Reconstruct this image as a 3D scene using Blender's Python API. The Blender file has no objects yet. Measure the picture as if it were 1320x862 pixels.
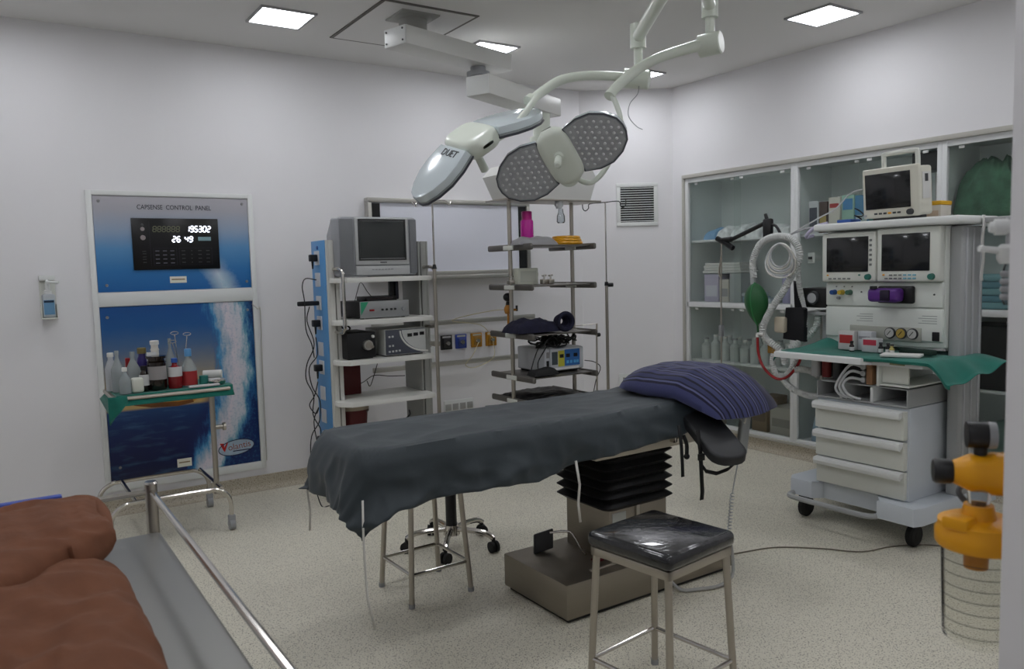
import bpy, bmesh, math, random
from mathutils import Vector, Matrix, noise
random.seed(7)
S = bpy.context.scene
COL = S.collection
PI = math.pi

# ---------------------------------------------------------------- camera, world, exposure
cam_data = bpy.data.cameras.new('camera')
cam = bpy.data.objects.new('camera', cam_data)
COL.objects.link(cam)
_r = Vector((0.8324, -0.5536, -0.0262)); _u = Vector((0.068, 0.0552, 0.9962)); _f = Vector((0.55, 0.831, -0.0836))
_m = Matrix((_r, _u, -_f)).transposed().to_4x4()
_m.translation = (0, 0, 1.5)
cam.matrix_world = _m
cam_data.sensor_fit = 'HORIZONTAL'; cam_data.sensor_width = 36.0
cam_data.lens = 36.0 * 1013.22 / 1320.0
cam_data.clip_start = 0.05; cam_data.clip_end = 60
cam_data.dof.use_dof = True; cam_data.dof.focus_distance = 4.3; cam_data.dof.aperture_fstop = 5.6
S.camera = cam
world = bpy.data.worlds.new('world'); S.world = world; world.use_nodes = True
world.node_tree.nodes['Background'].inputs[0].default_value = (0.6, 0.63, 0.7, 1)
world.node_tree.nodes['Background'].inputs[1].default_value = 0.05
S.view_settings.view_transform = 'Standard'; S.view_settings.look = 'None'
S.view_settings.gamma = 1.0; S.view_settings.use_curve_mapping = False
S.view_settings.exposure = 0.4
LED_STRENGTH = 15.0

# ---------------------------------------------------------------- materials
def lin(c):
    out = []
    for v in c[:3]:
        v = v / 255.0
        out.append(v / 12.92 if v <= 0.04045 else ((v + 0.055) / 1.055) ** 2.4)
    return (*out, 1.0)

MATS = {}
def mat(name, col=(200, 200, 200), rough=0.5, metal=0.0, var=0.0, vscale=8.0, bump=0.0, bscale=60.0, trans=0.0, ior=1.45, coat=0.0, emit=0.0, spec=0.5, alpha=1.0, sheen=0.0):
    if name in MATS: return MATS[name]
    m = bpy.data.materials.new(name); m.use_nodes = True
    nt = m.node_tree; b = nt.nodes['Principled BSDF']
    c = lin(col)
    b.inputs['Base Color'].default_value = c
    b.inputs['Roughness'].default_value = rough
    b.inputs['Metallic'].default_value = metal
    b.inputs['Transmission Weight'].default_value = trans
    b.inputs['IOR'].default_value = ior
    b.inputs['Coat Weight'].default_value = coat
    b.inputs['Specular IOR Level'].default_value = spec
    b.inputs['Alpha'].default_value = alpha
    b.inputs['Sheen Weight'].default_value = sheen
    if emit:
        b.inputs['Emission Color'].default_value = c
        b.inputs['Emission Strength'].default_value = emit
    tc = nt.nodes.new('ShaderNodeTexCoord')
    if var:
        n = nt.nodes.new('ShaderNodeTexNoise'); n.inputs['Scale'].default_value = vscale; n.inputs['Detail'].default_value = 4
        nt.links.new(tc.outputs['Object'], n.inputs['Vector'])
        r = nt.nodes.new('ShaderNodeValToRGB')
        r.color_ramp.elements[0].position = 0.3; r.color_ramp.elements[1].position = 0.7
        r.color_ramp.elements[0].color = tuple(max(0, x * (1 - var)) for x in c[:3]) + (1,)
        r.color_ramp.elements[1].color = tuple(min(1, x * (1 + var)) for x in c[:3]) + (1,)
        nt.links.new(n.outputs['Fac'], r.inputs['Fac']); nt.links.new(r.outputs['Color'], b.inputs['Base Color'])
    if bump:
        n2 = nt.nodes.new('ShaderNodeTexNoise'); n2.inputs['Scale'].default_value = bscale; n2.inputs['Detail'].default_value = 3
        nt.links.new(tc.outputs['Object'], n2.inputs['Vector'])
        bp = nt.nodes.new('ShaderNodeBump'); bp.inputs['Strength'].default_value = bump; bp.inputs['Distance'].default_value = 0.01
        nt.links.new(n2.outputs['Fac'], bp.inputs['Height']); nt.links.new(bp.outputs['Normal'], b.inputs['Normal'])
    MATS[name] = m
    return m

def glassy(name, tint, gloss=0.08, rough=0.02, dens=1.0):
    """thin pane: tinted transparency with a fresnel gloss"""
    if name in MATS: return MATS[name]
    m = bpy.data.materials.new(name); m.use_nodes = True
    nt = m.node_tree; nt.nodes.clear()
    o = nt.nodes.new('ShaderNodeOutputMaterial'); t = nt.nodes.new('ShaderNodeBsdfTransparent'); g = nt.nodes.new('ShaderNodeBsdfGlossy')
    d = nt.nodes.new('ShaderNodeBsdfDiffuse'); mx0 = nt.nodes.new('ShaderNodeMixShader')
    mx = nt.nodes.new('ShaderNodeMixShader'); lw = nt.nodes.new('ShaderNodeLayerWeight'); lw.inputs['Blend'].default_value = gloss * 2.5
    t.inputs['Color'].default_value = lin(tint); g.inputs['Roughness'].default_value = rough
    d.inputs['Color'].default_value = lin(tint)
    mx0.inputs[0].default_value = 1.0 - dens
    nt.links.new(t.outputs[0], mx0.inputs[1]); nt.links.new(d.outputs[0], mx0.inputs[2])
    nt.links.new(lw.outputs['Fresnel'], mx.inputs[0]); nt.links.new(mx0.outputs[0], mx.inputs[1]); nt.links.new(g.outputs[0], mx.inputs[2])
    nt.links.new(mx.outputs[0], o.inputs[0])
    MATS[name] = m
    return m

def brushed(name, col, rough=0.32, scale=(400, 6, 6)):
    if name in MATS: return MATS[name]
    m = mat(name, col, rough, 1.0); nt = m.node_tree; b = nt.nodes['Principled BSDF']
    tc = nt.nodes.new('ShaderNodeTexCoord'); mp = nt.nodes.new('ShaderNodeMapping'); mp.inputs['Scale'].default_value = scale
    n = nt.nodes.new('ShaderNodeTexNoise'); n.inputs['Scale'].default_value = 1.0; n.inputs['Detail'].default_value = 4
    rp = nt.nodes.new('ShaderNodeMapRange'); rp.inputs['To Min'].default_value = rough - 0.1; rp.inputs['To Max'].default_value = rough + 0.15
    nt.links.new(tc.outputs['Object'], mp.inputs[0]); nt.links.new(mp.outputs[0], n.inputs['Vector'])
    nt.links.new(n.outputs['Fac'], rp.inputs['Value']); nt.links.new(rp.outputs['Result'], b.inputs['Roughness'])
    return m

def speckle(name, base, dark, light):
    if name in MATS: return MATS[name]
    m = mat(name, base, 0.42); nt = m.node_tree; b = nt.nodes['Principled BSDF']
    tc = nt.nodes.new('ShaderNodeTexCoord')
    big = nt.nodes.new('ShaderNodeTexNoise'); big.inputs['Scale'].default_value = 1.6; big.inputs['Detail'].default_value = 5
    nt.links.new(tc.outputs['Object'], big.inputs['Vector'])
    prev = nt.nodes.new('ShaderNodeMixRGB'); prev.inputs[1].default_value = lin([v * 0.95 for v in base]); prev.inputs[2].default_value = lin([min(255, v * 1.04) for v in base])
    nt.links.new(big.outputs['Fac'], prev.inputs[0])
    for sc, th, colr, k in ((140, 0.2, dark, 0.95), (210, 0.18, light, 0.8), (85, 0.16, [v * 0.75 for v in dark], 0.85)):
        v = nt.nodes.new('ShaderNodeTexVoronoi'); v.inputs['Scale'].default_value = sc; v.inputs['Randomness'].default_value = 1.0
        nt.links.new(tc.outputs['Object'], v.inputs['Vector'])
        lt = nt.nodes.new('ShaderNodeMapRange'); lt.inputs['From Min'].default_value = th; lt.inputs['From Max'].default_value = th + 0.12
        lt.inputs['To Min'].default_value = k; lt.inputs['To Max'].default_value = 0.0
        nt.links.new(v.outputs['Distance'], lt.inputs['Value'])
        mx = nt.nodes.new('ShaderNodeMixRGB'); mx.inputs[2].default_value = lin(colr)
        nt.links.new(lt.outputs['Result'], mx.inputs[0]); nt.links.new(prev.outputs[0], mx.inputs[1]); prev = mx
    nt.links.new(prev.outputs[0], b.inputs['Base Color'])
    return m

M_WALL = mat('wall_paint', (233, 232, 234), 0.62, bump=0.03, bscale=25, var=0.012, vscale=1.3)
M_CEIL = mat('ceiling_paint', (226, 225, 223), 0.75, bump=0.02, bscale=30)
M_FLOOR = speckle('floor_vinyl', (222, 217, 200), (132, 121, 102), (238, 234, 222))
M_COVE = speckle('cove_vinyl', (184, 175, 156), (104, 92, 76), (214, 208, 194))
M_WHITE = mat('white_enamel', (226, 228, 226), 0.38)
M_OFFW = mat('offwhite_plastic', (222, 224, 216), 0.42)
M_LAMP = mat('lamp_enamel', (216, 222, 210), 0.33, coat=0.2)
M_GREYP = mat('grey_plastic', (150, 152, 154), 0.45)
M_LGREY = mat('light_grey_plastic', (186, 188, 190), 0.42)
M_DGREY = mat('dark_grey_plastic', (62, 64, 66), 0.5)
M_BLACK = mat('black_plastic', (20, 20, 22), 0.42)
M_RUBBER = mat('black_rubber', (24, 24, 25), 0.7)
M_STEEL = brushed('brushed_steel', (178, 172, 162), 0.36)
M_STEELD = brushed('brushed_steel_base', (150, 143, 132), 0.4, (6, 6, 300))
M_CHROME = mat('polished_steel', (200, 196, 190), 0.16, 1.0)
M_ALU = mat('aluminium', (190, 188, 182), 0.38, 0.85)
M_SCREEN = mat('dark_screen', (28, 29, 31), 0.16, coat=0.3)
M_GREEN = mat('green_cloth', (22, 112, 98), 0.9, var=0.12, vscale=14, bump=0.25, bscale=220, sheen=0.2)
M_CLEAR = glassy('clear_plastic', (226, 230, 232), 0.1, 0.06, 0.93)
M_GLASS = glassy('cabinet_glass', (250, 252, 251), 0.03, 0.015, 0.985)  # slight diffuse film imitates the white haze of room reflections
M_CABLE_K = mat('black_cable', (18, 18, 20), 0.5)
M_CABLE_W = mat('white_cable', (205, 203, 196), 0.5)
M_HOSE = glassy('corrugated_hose', (214, 216, 214), 0.12, 0.2, 0.3)
M_RED = mat('red_plastic', (150, 28, 32), 0.35)
M_YELLOW = mat('yellow_plastic', (232, 162, 20), 0.38)
M_BLUE = mat('blue_plastic', (40, 84, 150), 0.4)
M_PAPER = mat('white_paper', (214, 214, 210), 0.8)
M_INK = mat('printed_ink', (40, 42, 48), 0.7)

# ---------------------------------------------------------------- helpers
WORLD = {}
class MB:
    def __init__(s, M=None):
        s.bm = bmesh.new(); s.M = M or Matrix.Identity(4)
    def _x(s, verts, M=None):
        T = s.M @ M if M is not None else s.M
        for v in verts: v.co = T @ v.co
    def box(s, x0, x1, y0, y1, z0, z1, bev=0.0, seg=2, M=None):
        c = Matrix.Translation(((x0 + x1) / 2, (y0 + y1) / 2, (z0 + z1) / 2)) @ Matrix.Diagonal((abs(x1 - x0), abs(y1 - y0), abs(z1 - z0), 1))
        vs = bmesh.ops.create_cube(s.bm, size=1.0)['verts']
        for v in vs: v.co = c @ v.co
        if bev > 0:
            es = list({e for v in vs for e in v.link_edges})
            r = bmesh.ops.bevel(s.bm, geom=es, offset=min(bev, 0.49 * min(abs(x1 - x0), abs(y1 - y0), abs(z1 - z0))), segments=seg, profile=0.5, affect='EDGES')
            vs = list({v for f in r['faces'] for v in f.verts} | {v for v in vs if v.is_valid})
        s._x(vs, M)
        return s
    def cyl(s, p0, p1, r, r2=None, seg=16, cap=True):
        p0 = Vector(p0); p1 = Vector(p1); d = p1 - p0
        vs = bmesh.ops.create_cone(s.bm, cap_ends=cap, segments=seg, radius1=r, radius2=r if r2 is None else r2, depth=d.length)['verts']
        M = Matrix.Translation((p0 + p1) / 2) @ d.to_track_quat('Z', 'Y').to_matrix().to_4x4()
        s._x(vs, M); return s
    def sphere(s, c, r, sc=(1, 1, 1), seg=14, M=None):
        vs = bmesh.ops.create_uvsphere(s.bm, u_segments=seg, v_segments=max(6, seg * 2 // 3), radius=r)['verts']
        T = Matrix.Translation(c) @ (M or Matrix.Identity(4)) @ Matrix.Diagonal((*sc, 1))
        s._x(vs, T); return s
    def tube(s, pts, r, seg=8, sub=0, closed=False, radii=None, cap=True):
        P = [Vector(p) for p in pts]
        if sub:
            P2 = []; R2 = []; n = len(P); rng = range(n if closed else n - 1)
            for i in rng:
                a = P[(i - 1) % n] if (closed or i > 0) else P[0] * 2 - P[1]; b = P[i]; c = P[(i + 1) % n]
                d = P[(i + 2) % n] if (closed or i + 2 < n) else c * 2 - b
                for k in range(sub):
                    t = k / sub
                    P2.append(0.5 * ((2 * b) + (c - a) * t + (2 * a - 5 * b + 4 * c - d) * t * t + (3 * b - a - 3 * c + d) * t ** 3))
                    if radii: R2.append(radii[i] * (1 - t) + radii[(i + 1) % n] * t)
            if not closed:
                P2.append(P[-1])
                if radii: R2.append(radii[-1])
            P = P2; radii = R2 if radii else None
        n = len(P); rings = []; up = None
        for i in range(n):
            if closed: t = P[(i + 1) % n] - P[i - 1]
            else: t = P[min(i + 1, n - 1)] - P[max(i - 1, 0)]
            if t.length < 1e-9: t = Vector((0, 0, 1))
            t.normalize()
            if up is None:
                up = Vector((0, 0, 1)) if abs(t.z) < 0.9 else Vector((1, 0, 0))
            up = up - t * up.dot(t)
            if up.length < 1e-6: up = t.orthogonal()
            up.normalize(); sd = t.cross(up)
            rr = radii[i] if radii else r
            rings.append([s.bm.verts.new(s.M @ (P[i] + (up * math.cos(2 * PI * k / seg) + sd * math.sin(2 * PI * k / seg)) * rr)) for k in range(seg)])
        for i in range(n if closed else n - 1):
            A = rings[i]; B = rings[(i + 1) % n]
            for k in range(seg):
                s.bm.faces.new((A[k], A[(k + 1) % seg], B[(k + 1) % seg], B[k]))
        if cap and not closed:
            s.bm.faces.new(rings[0][::-1]); s.bm.faces.new(rings[-1])
        return s
    def lathe(s, prof, o=(0, 0, 0), seg=24, M=None, sc=(1, 1)):
        T = s.M @ (Matrix.Translation(o) @ (M or Matrix.Identity(4))); rings = []
        for r, z in prof:
            if r < 1e-6: rings.append([s.bm.verts.new(T @ Vector((0, 0, z)))])
            else: rings.append([s.bm.verts.new(T @ Vector((r * sc[0] * math.cos(2 * PI * k / seg), r * sc[1] * math.sin(2 * PI * k / seg), z))) for k in range(seg)])
        for A, B in zip(rings, rings[1:]):
            if len(A) == 1 and len(B) == 1: continue
            for k in range(seg):
                k2 = (k + 1) % seg
                if len(A) == 1: s.bm.faces.new((A[0], B[k2], B[k]))
                elif len(B) == 1: s.bm.faces.new((A[k], A[k2], B[0]))
                else: s.bm.faces.new((A[k], A[k2], B[k2], B[k]))
        return s
    def prism(s, poly, o, U, V, depth, bev=0.0, seg=2):
        """polygon in the (U,V) plane at o, extruded along UxV by depth"""
        o = Vector(o); U = Vector(U); V = Vector(V); N = U.cross(V).normalized()
        a = [s.bm.verts.new(o + U * p[0] + V * p[1]) for p in poly]
        b = [s.bm.verts.new(o + U * p[0] + V * p[1] + N * depth) for p in poly]
        n = len(poly); s.bm.faces.new(a[::-1]); top = s.bm.faces.new(b)
        for i in range(n): s.bm.faces.new((a[i], a[(i + 1) % n], b[(i + 1) % n], b[i]))
        vs = a + b
        if bev:
            r = bmesh.ops.bevel(s.bm, geom=list(top.edges), offset=bev, segments=seg, profile=0.5, affect='EDGES')
            vs = list({v for f in r['faces'] for v in f.verts} | {v for v in vs if v.is_valid})
        s._x(vs); return s
    def grid(s, fn, nu, nv):
        g = [[s.bm.verts.new(s.M @ Vector(fn(i / nu, j / nv))) for j in range(nv + 1)] for i in range(nu + 1)]
        for i in range(nu):
            for j in range(nv):
                s.bm.faces.new((g[i][j], g[i + 1][j], g[i + 1][j + 1], g[i][j + 1]))
        return s
    def build(s, name, material, parent=None, smooth=35, kind=None, label=None, solid=0.0):
        """links everything collected (in world space) as ONE mesh object"""
        bm = s.bm; bmesh.ops.recalc_face_normals(bm, faces=bm.faces[:])
        me = bpy.data.meshes.new(name)
        if parent is not None:
            W = WORLD[parent]; inv = W.inverted()
            for v in bm.verts: v.co = inv @ v.co
            loc = None
        else:
            cs = [v.co for v in bm.verts]
            loc = Vector(((min(c.x for c in cs) + max(c.x for c in cs)) / 2, (min(c.y for c in cs) + max(c.y for c in cs)) / 2, min(c.z for c in cs)))
            for v in bm.verts: v.co = v.co - loc
        bm.to_mesh(me); bm.free()
        if smooth:
            me.polygons.foreach_set('use_smooth', [True] * len(me.polygons)); me.set_sharp_from_angle(angle=math.radians(smooth))
        me.materials.append(material)
        o = bpy.data.objects.new(name, me); COL.objects.link(o)
        if parent is not None:
            o.parent = parent; WORLD[o] = WORLD[parent]
        else:
            o.location = loc; WORLD[o] = Matrix.Translation(loc)
        if kind: o['kind'] = kind
        if label: o['label'] = label
        if solid:
            md = o.modifiers.new('thickness', 'SOLIDIFY'); md.thickness = solid; md.offset = 0
        return o

def thing(name, label, cat, loc=(0, 0, 0), rz=0.0, group=None):
    o = bpy.data.objects.new(name, None); COL.objects.link(o); o.empty_display_size = 0.05
    o.location = loc; o.rotation_euler = (0, 0, rz)
    o['label'] = label; o['category'] = cat
    if group: o['group'] = group
    WORLD[o] = Matrix.Translation(loc) @ Matrix.Rotation(rz, 4, 'Z')
    return o
def tag(o, label, cat, group=None):
    o['label'] = label; o['category'] = cat
    if group: o['group'] = group
    return o
def struct(o):
    o['kind'] = 'structure'; return o
def dup(root, delta, label=None, group=None):
    """copy of a thing, its parts and their sub-parts, moved by delta"""
    r = root.copy(); COL.objects.link(r); r.location = Vector(root.location) + Vector(delta)
    if label: r['label'] = label
    if group: r['group'] = group
    for ch in list(root.children):
        c = ch.copy(); COL.objects.link(c); c.parent = r
        for g in ch.children:
            d = g.copy(); COL.objects.link(d); d.parent = c
    WORLD[r] = Matrix.Translation(delta) @ WORLD[root]
    return r
def text(name, body, size, M, material, parent, depth=0.001, align='CENTER', shear=0.0, sx=1.0):
    """flat lettering: M maps text x->right, y->up, z->out of the surface (world space)"""
    cu = bpy.data.curves.new(name, 'FONT'); cu.body = body; cu.size = size; cu.extrude = depth; cu.align_x = align; cu.align_y = 'CENTER'; cu.shear = shear
    cu.resolution_u = 3
    t = bpy.data.objects.new(name, cu); COL.objects.link(t)
    bpy.context.view_layer.update()
    me = bpy.data.meshes.new_from_object(t.evaluated_get(bpy.context.evaluated_depsgraph_get()))
    bpy.data.objects.remove(t); bpy.data.curves.remove(cu)
    T = WORLD[parent].inverted() @ M @ Matrix.Diagonal((sx, 1, 1, 1))
    me.transform(T); me.materials.clear(); me.materials.append(material); me.name = name
    o = bpy.data.objects.new(name, me); COL.objects.link(o); o.parent = parent; WORLD[o] = WORLD[parent]
    return o
def frame(o, ex, ey):
    ex = Vector(ex).normalized(); ey = Vector(ey).normalized(); ez = ex.cross(ey)
    m = Matrix((ex, ey, ez)).transposed().to_4x4(); m.translation = o
    return m
def on_back(x, z, y):      # a surface facing -Y
    return frame((x, y, z), (1, 0, 0), (0, 0, 1))
def on_right(y, z, x):     # a surface facing -X
    return frame((x, y, z), (0, -1, 0), (0, 0, 1))

# ---------------------------------------------------------------- the room
H = 3.03; YB = 5.515; XR = 5.08; YF = 0.54; XD = 1.2; XL = -0.95; YC = -1.7
CH0 = (4.416, 5.515); CH1 = (5.08, 5.046)
CY0, CY1, CZ0, CZ1 = 1.55, 4.894, 0.11, 2.233         # cabinet opening in the right wall
m = MB(); m.box(XL - .1, XR + .8, YC - .1, YB + .1, -.08, 0); struct(m.build('floor', M_FLOOR, smooth=0))
m = MB(); m.box(XL - .1, XR + .8, YC - .1, YB + .1, H, H + .1); struct(m.build('ceiling', M_CEIL, smooth=0))
m = MB(); m.box(XL - .1, CH0[0] + .03, YB, YB + .1, 0, H); struct(m.build('wall_back', M_WALL, smooth=0))
m = MB(); m.prism([(0, 0), (0.8130, 0), (0.8130, H), (0, H)], (CH0[0], CH0[1], 0), (CH1[0] - CH0[0], CH1[1] - CH0[1], 0), (0, 0, 1), 0)
m.bm.free(); m = MB()
dx, dy = CH1[0] - CH0[0], CH1[1] - CH0[1]; L = math.hypot(dx, dy); cu_, cv_ = dx / L, dy / L
MC = frame((CH0[0], CH0[1], 0), (cu_, cv_, 0), (0, 0, 1))      # chamfer wall: x along it, y up, z into the room
m = MB(MC); m.box(-.05, L + .05, 0, H, -.08, 0); struct(m.build('wall_corner', M_WALL, smooth=0))
m = MB()
m.box(XR, XR + .1, YF - .15, CY0, 0, H); m.box(XR, XR + .1, CY1, CH1[1] + .04, 0, H)
m.box(XR, XR + .1, CY0, CY1, CZ1, H); m.box(XR, XR + .1, CY0, CY1, 0, CZ0)
struct(m.build('wall_right', M_WALL, smooth=0))
m = MB(); m.box(XD, XR + .1, YF - .15, YF, 0, H, 0.004); m.box(XL, -.55, YF - .15, YF, 0, H, 0.004); m.box(-.55, XD, YF - .15, YF, 2.45, H)
struct(m.build('wall_front', M_WALL))
m = MB(); m.box(XL - .1, XL, YC, YB, 0, H); struct(m.build('wall_left', M_WALL, smooth=0))
m = MB(); m.box(XL - .1, XR + .1, YC - .1, YC, 0, H); struct(m.build('wall_corridor', M_WALL, smooth=0))
m = MB(); m.box(2.6, 2.7, YC, YF - .15, 0, H); struct(m.build('wall_corridor_end', M_WALL, smooth=0))
def cove(name, M, L):
    m = MB(M)
    prof = [(0, 0.0), (0, 0.1), (0.006, 0.103), (0.009, 0.1), (0.009, 0.05)] + [(0.009 + 0.045 * (1 - math.cos(a)), 0.05 - 0.05 * math.sin(a)) for a in (0.4, 0.8, 1.2, 1.57)] + [(0.06, 0.0)]
    def f(i, x): return (x, prof[i][1], prof[i][0])
    A = [m.bm.verts.new(M @ Vector(f(i, 0))) for i in range(len(prof))]; B = [m.bm.verts.new(M @ Vector(f(i, L))) for i in range(len(prof))]
    n = len(prof)
    for i in range(n): m.bm.faces.new((A[i], A[(i + 1) % n], B[(i + 1) % n], B[i]))
    m.bm.faces.new(A[::-1]); m.bm.faces.new(B)
    struct(m.build(name, M_COVE))
cove('baseboard_back', frame((XL, YB, 0), (1, 0, 0), (0, 0, 1)), CH0[0] - XL)
cove('baseboard_corner', MC, L)
cove('baseboard_right', frame((XR, CH1[1], 0), (0, -1, 0), (0, 0, 1)), CH1[1] - YF)
cove('baseboard_left', frame((XL, YF, 0), (0, 1, 0), (0, 0, 1)), YB - YF)

# ---------------------------------------------------------------- recessed ceiling lights
M_LED = mat('led_diffuser', (248, 250, 255), 0.6, emit=LED_STRENGTH)
M_LEDF = mat('light_frame', (170, 170, 172), 0.5)
led0 = None
where = {(1.56, 4.76): 'beside the hatch panel, nearest the blue control panel', (3.01, 4.76): 'half hidden behind the pendant arm',
         (0.11, 4.76): 'out of view above the hand sanitiser', (0.11, 3.12): 'out of view left of the instrument cart', (1.56, 3.12): 'out of view above the foot of the table',
         (3.01, 3.12): 'out of view above the pillow', (0.11, 1.45): 'out of view above the brown cloth', (1.56, 1.45): 'out of view above the plastic wrapped stool',
         (3.01, 1.45): 'out of view beyond the lamp mount', (4.46, 1.45): 'out of view right of the machine', (0.15, -0.35): 'added out of view in the corridor by the door', (0.15, -1.2): 'added out of view far back in the corridor',  # unseen corridor lights added to brighten the doorway wall edge
         (4.46, 3.12): 'alone above the anaesthesia machine', (4.46, 4.82): 'half hidden behind the surgical lamp joint, by the corner'}
for (x, y) in [(0.11, 4.76), (1.56, 4.76), (3.01, 4.76), (4.46, 4.82), (0.11, 3.12), (1.56, 3.12), (3.01, 3.12), (4.46, 3.12), (0.11, 1.45), (1.56, 1.45), (3.01, 1.45), (4.46, 1.45), (0.15, -0.35), (0.15, -1.2)]:
    lab = 'square recessed white ceiling light ' + where[(x, y)]
    if led0 is None:
        led0 = thing('ceiling_light', lab, 'ceiling light', (x, y, H), 0, 'square ceiling lights')
        m = MB(Matrix.Translation((x, y, H))); a, b = 0.15, 0.165
        for q in ((-b, b, -b, -a), (-b, b, a, b), (-b, -a, -a, a), (a, b, -a, a)): m.box(*q, -0.012, 0.0)
        m.build('frame', M_LEDF, led0)
        m = MB(Matrix.Translation((x, y, H))); m.box(-a, a, -a, a, -0.006, -0.001); m.build('diffuser', M_LED, led0, smooth=0)
        base = (x, y)
    else:
        dup(led0, (x - base[0], y - base[1], 0), lab)

# ---------------------------------------------------------------- hatch panel, control panel, things on the back wall
t = thing('ceiling_hatch', 'large square ceiling hatch with a dark grey joint above the pendant arm', 'hatch', (2.27, 4.59, H))
m = MB(); x0, x1, y0, y1 = 1.955, 2.585, 4.17, 5.01; w = .02
for q in ((x0, x1, y0, y0 + w), (x0, x1, y1 - w, y1), (x0, x0 + w, y0 + w, y1 - w), (x1 - w, x1, y0 + w, y1 - w)): m.box(*q, H - .006, H + .0)
m.build('joint', mat('joint_grey', (104, 101, 96), 0.7), t)
m = MB(); m.box(x0 + w, x1 - w, y0 + w, y1 - w, H - .008, H); m.build('hatch_panel', M_CEIL, t)

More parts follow.
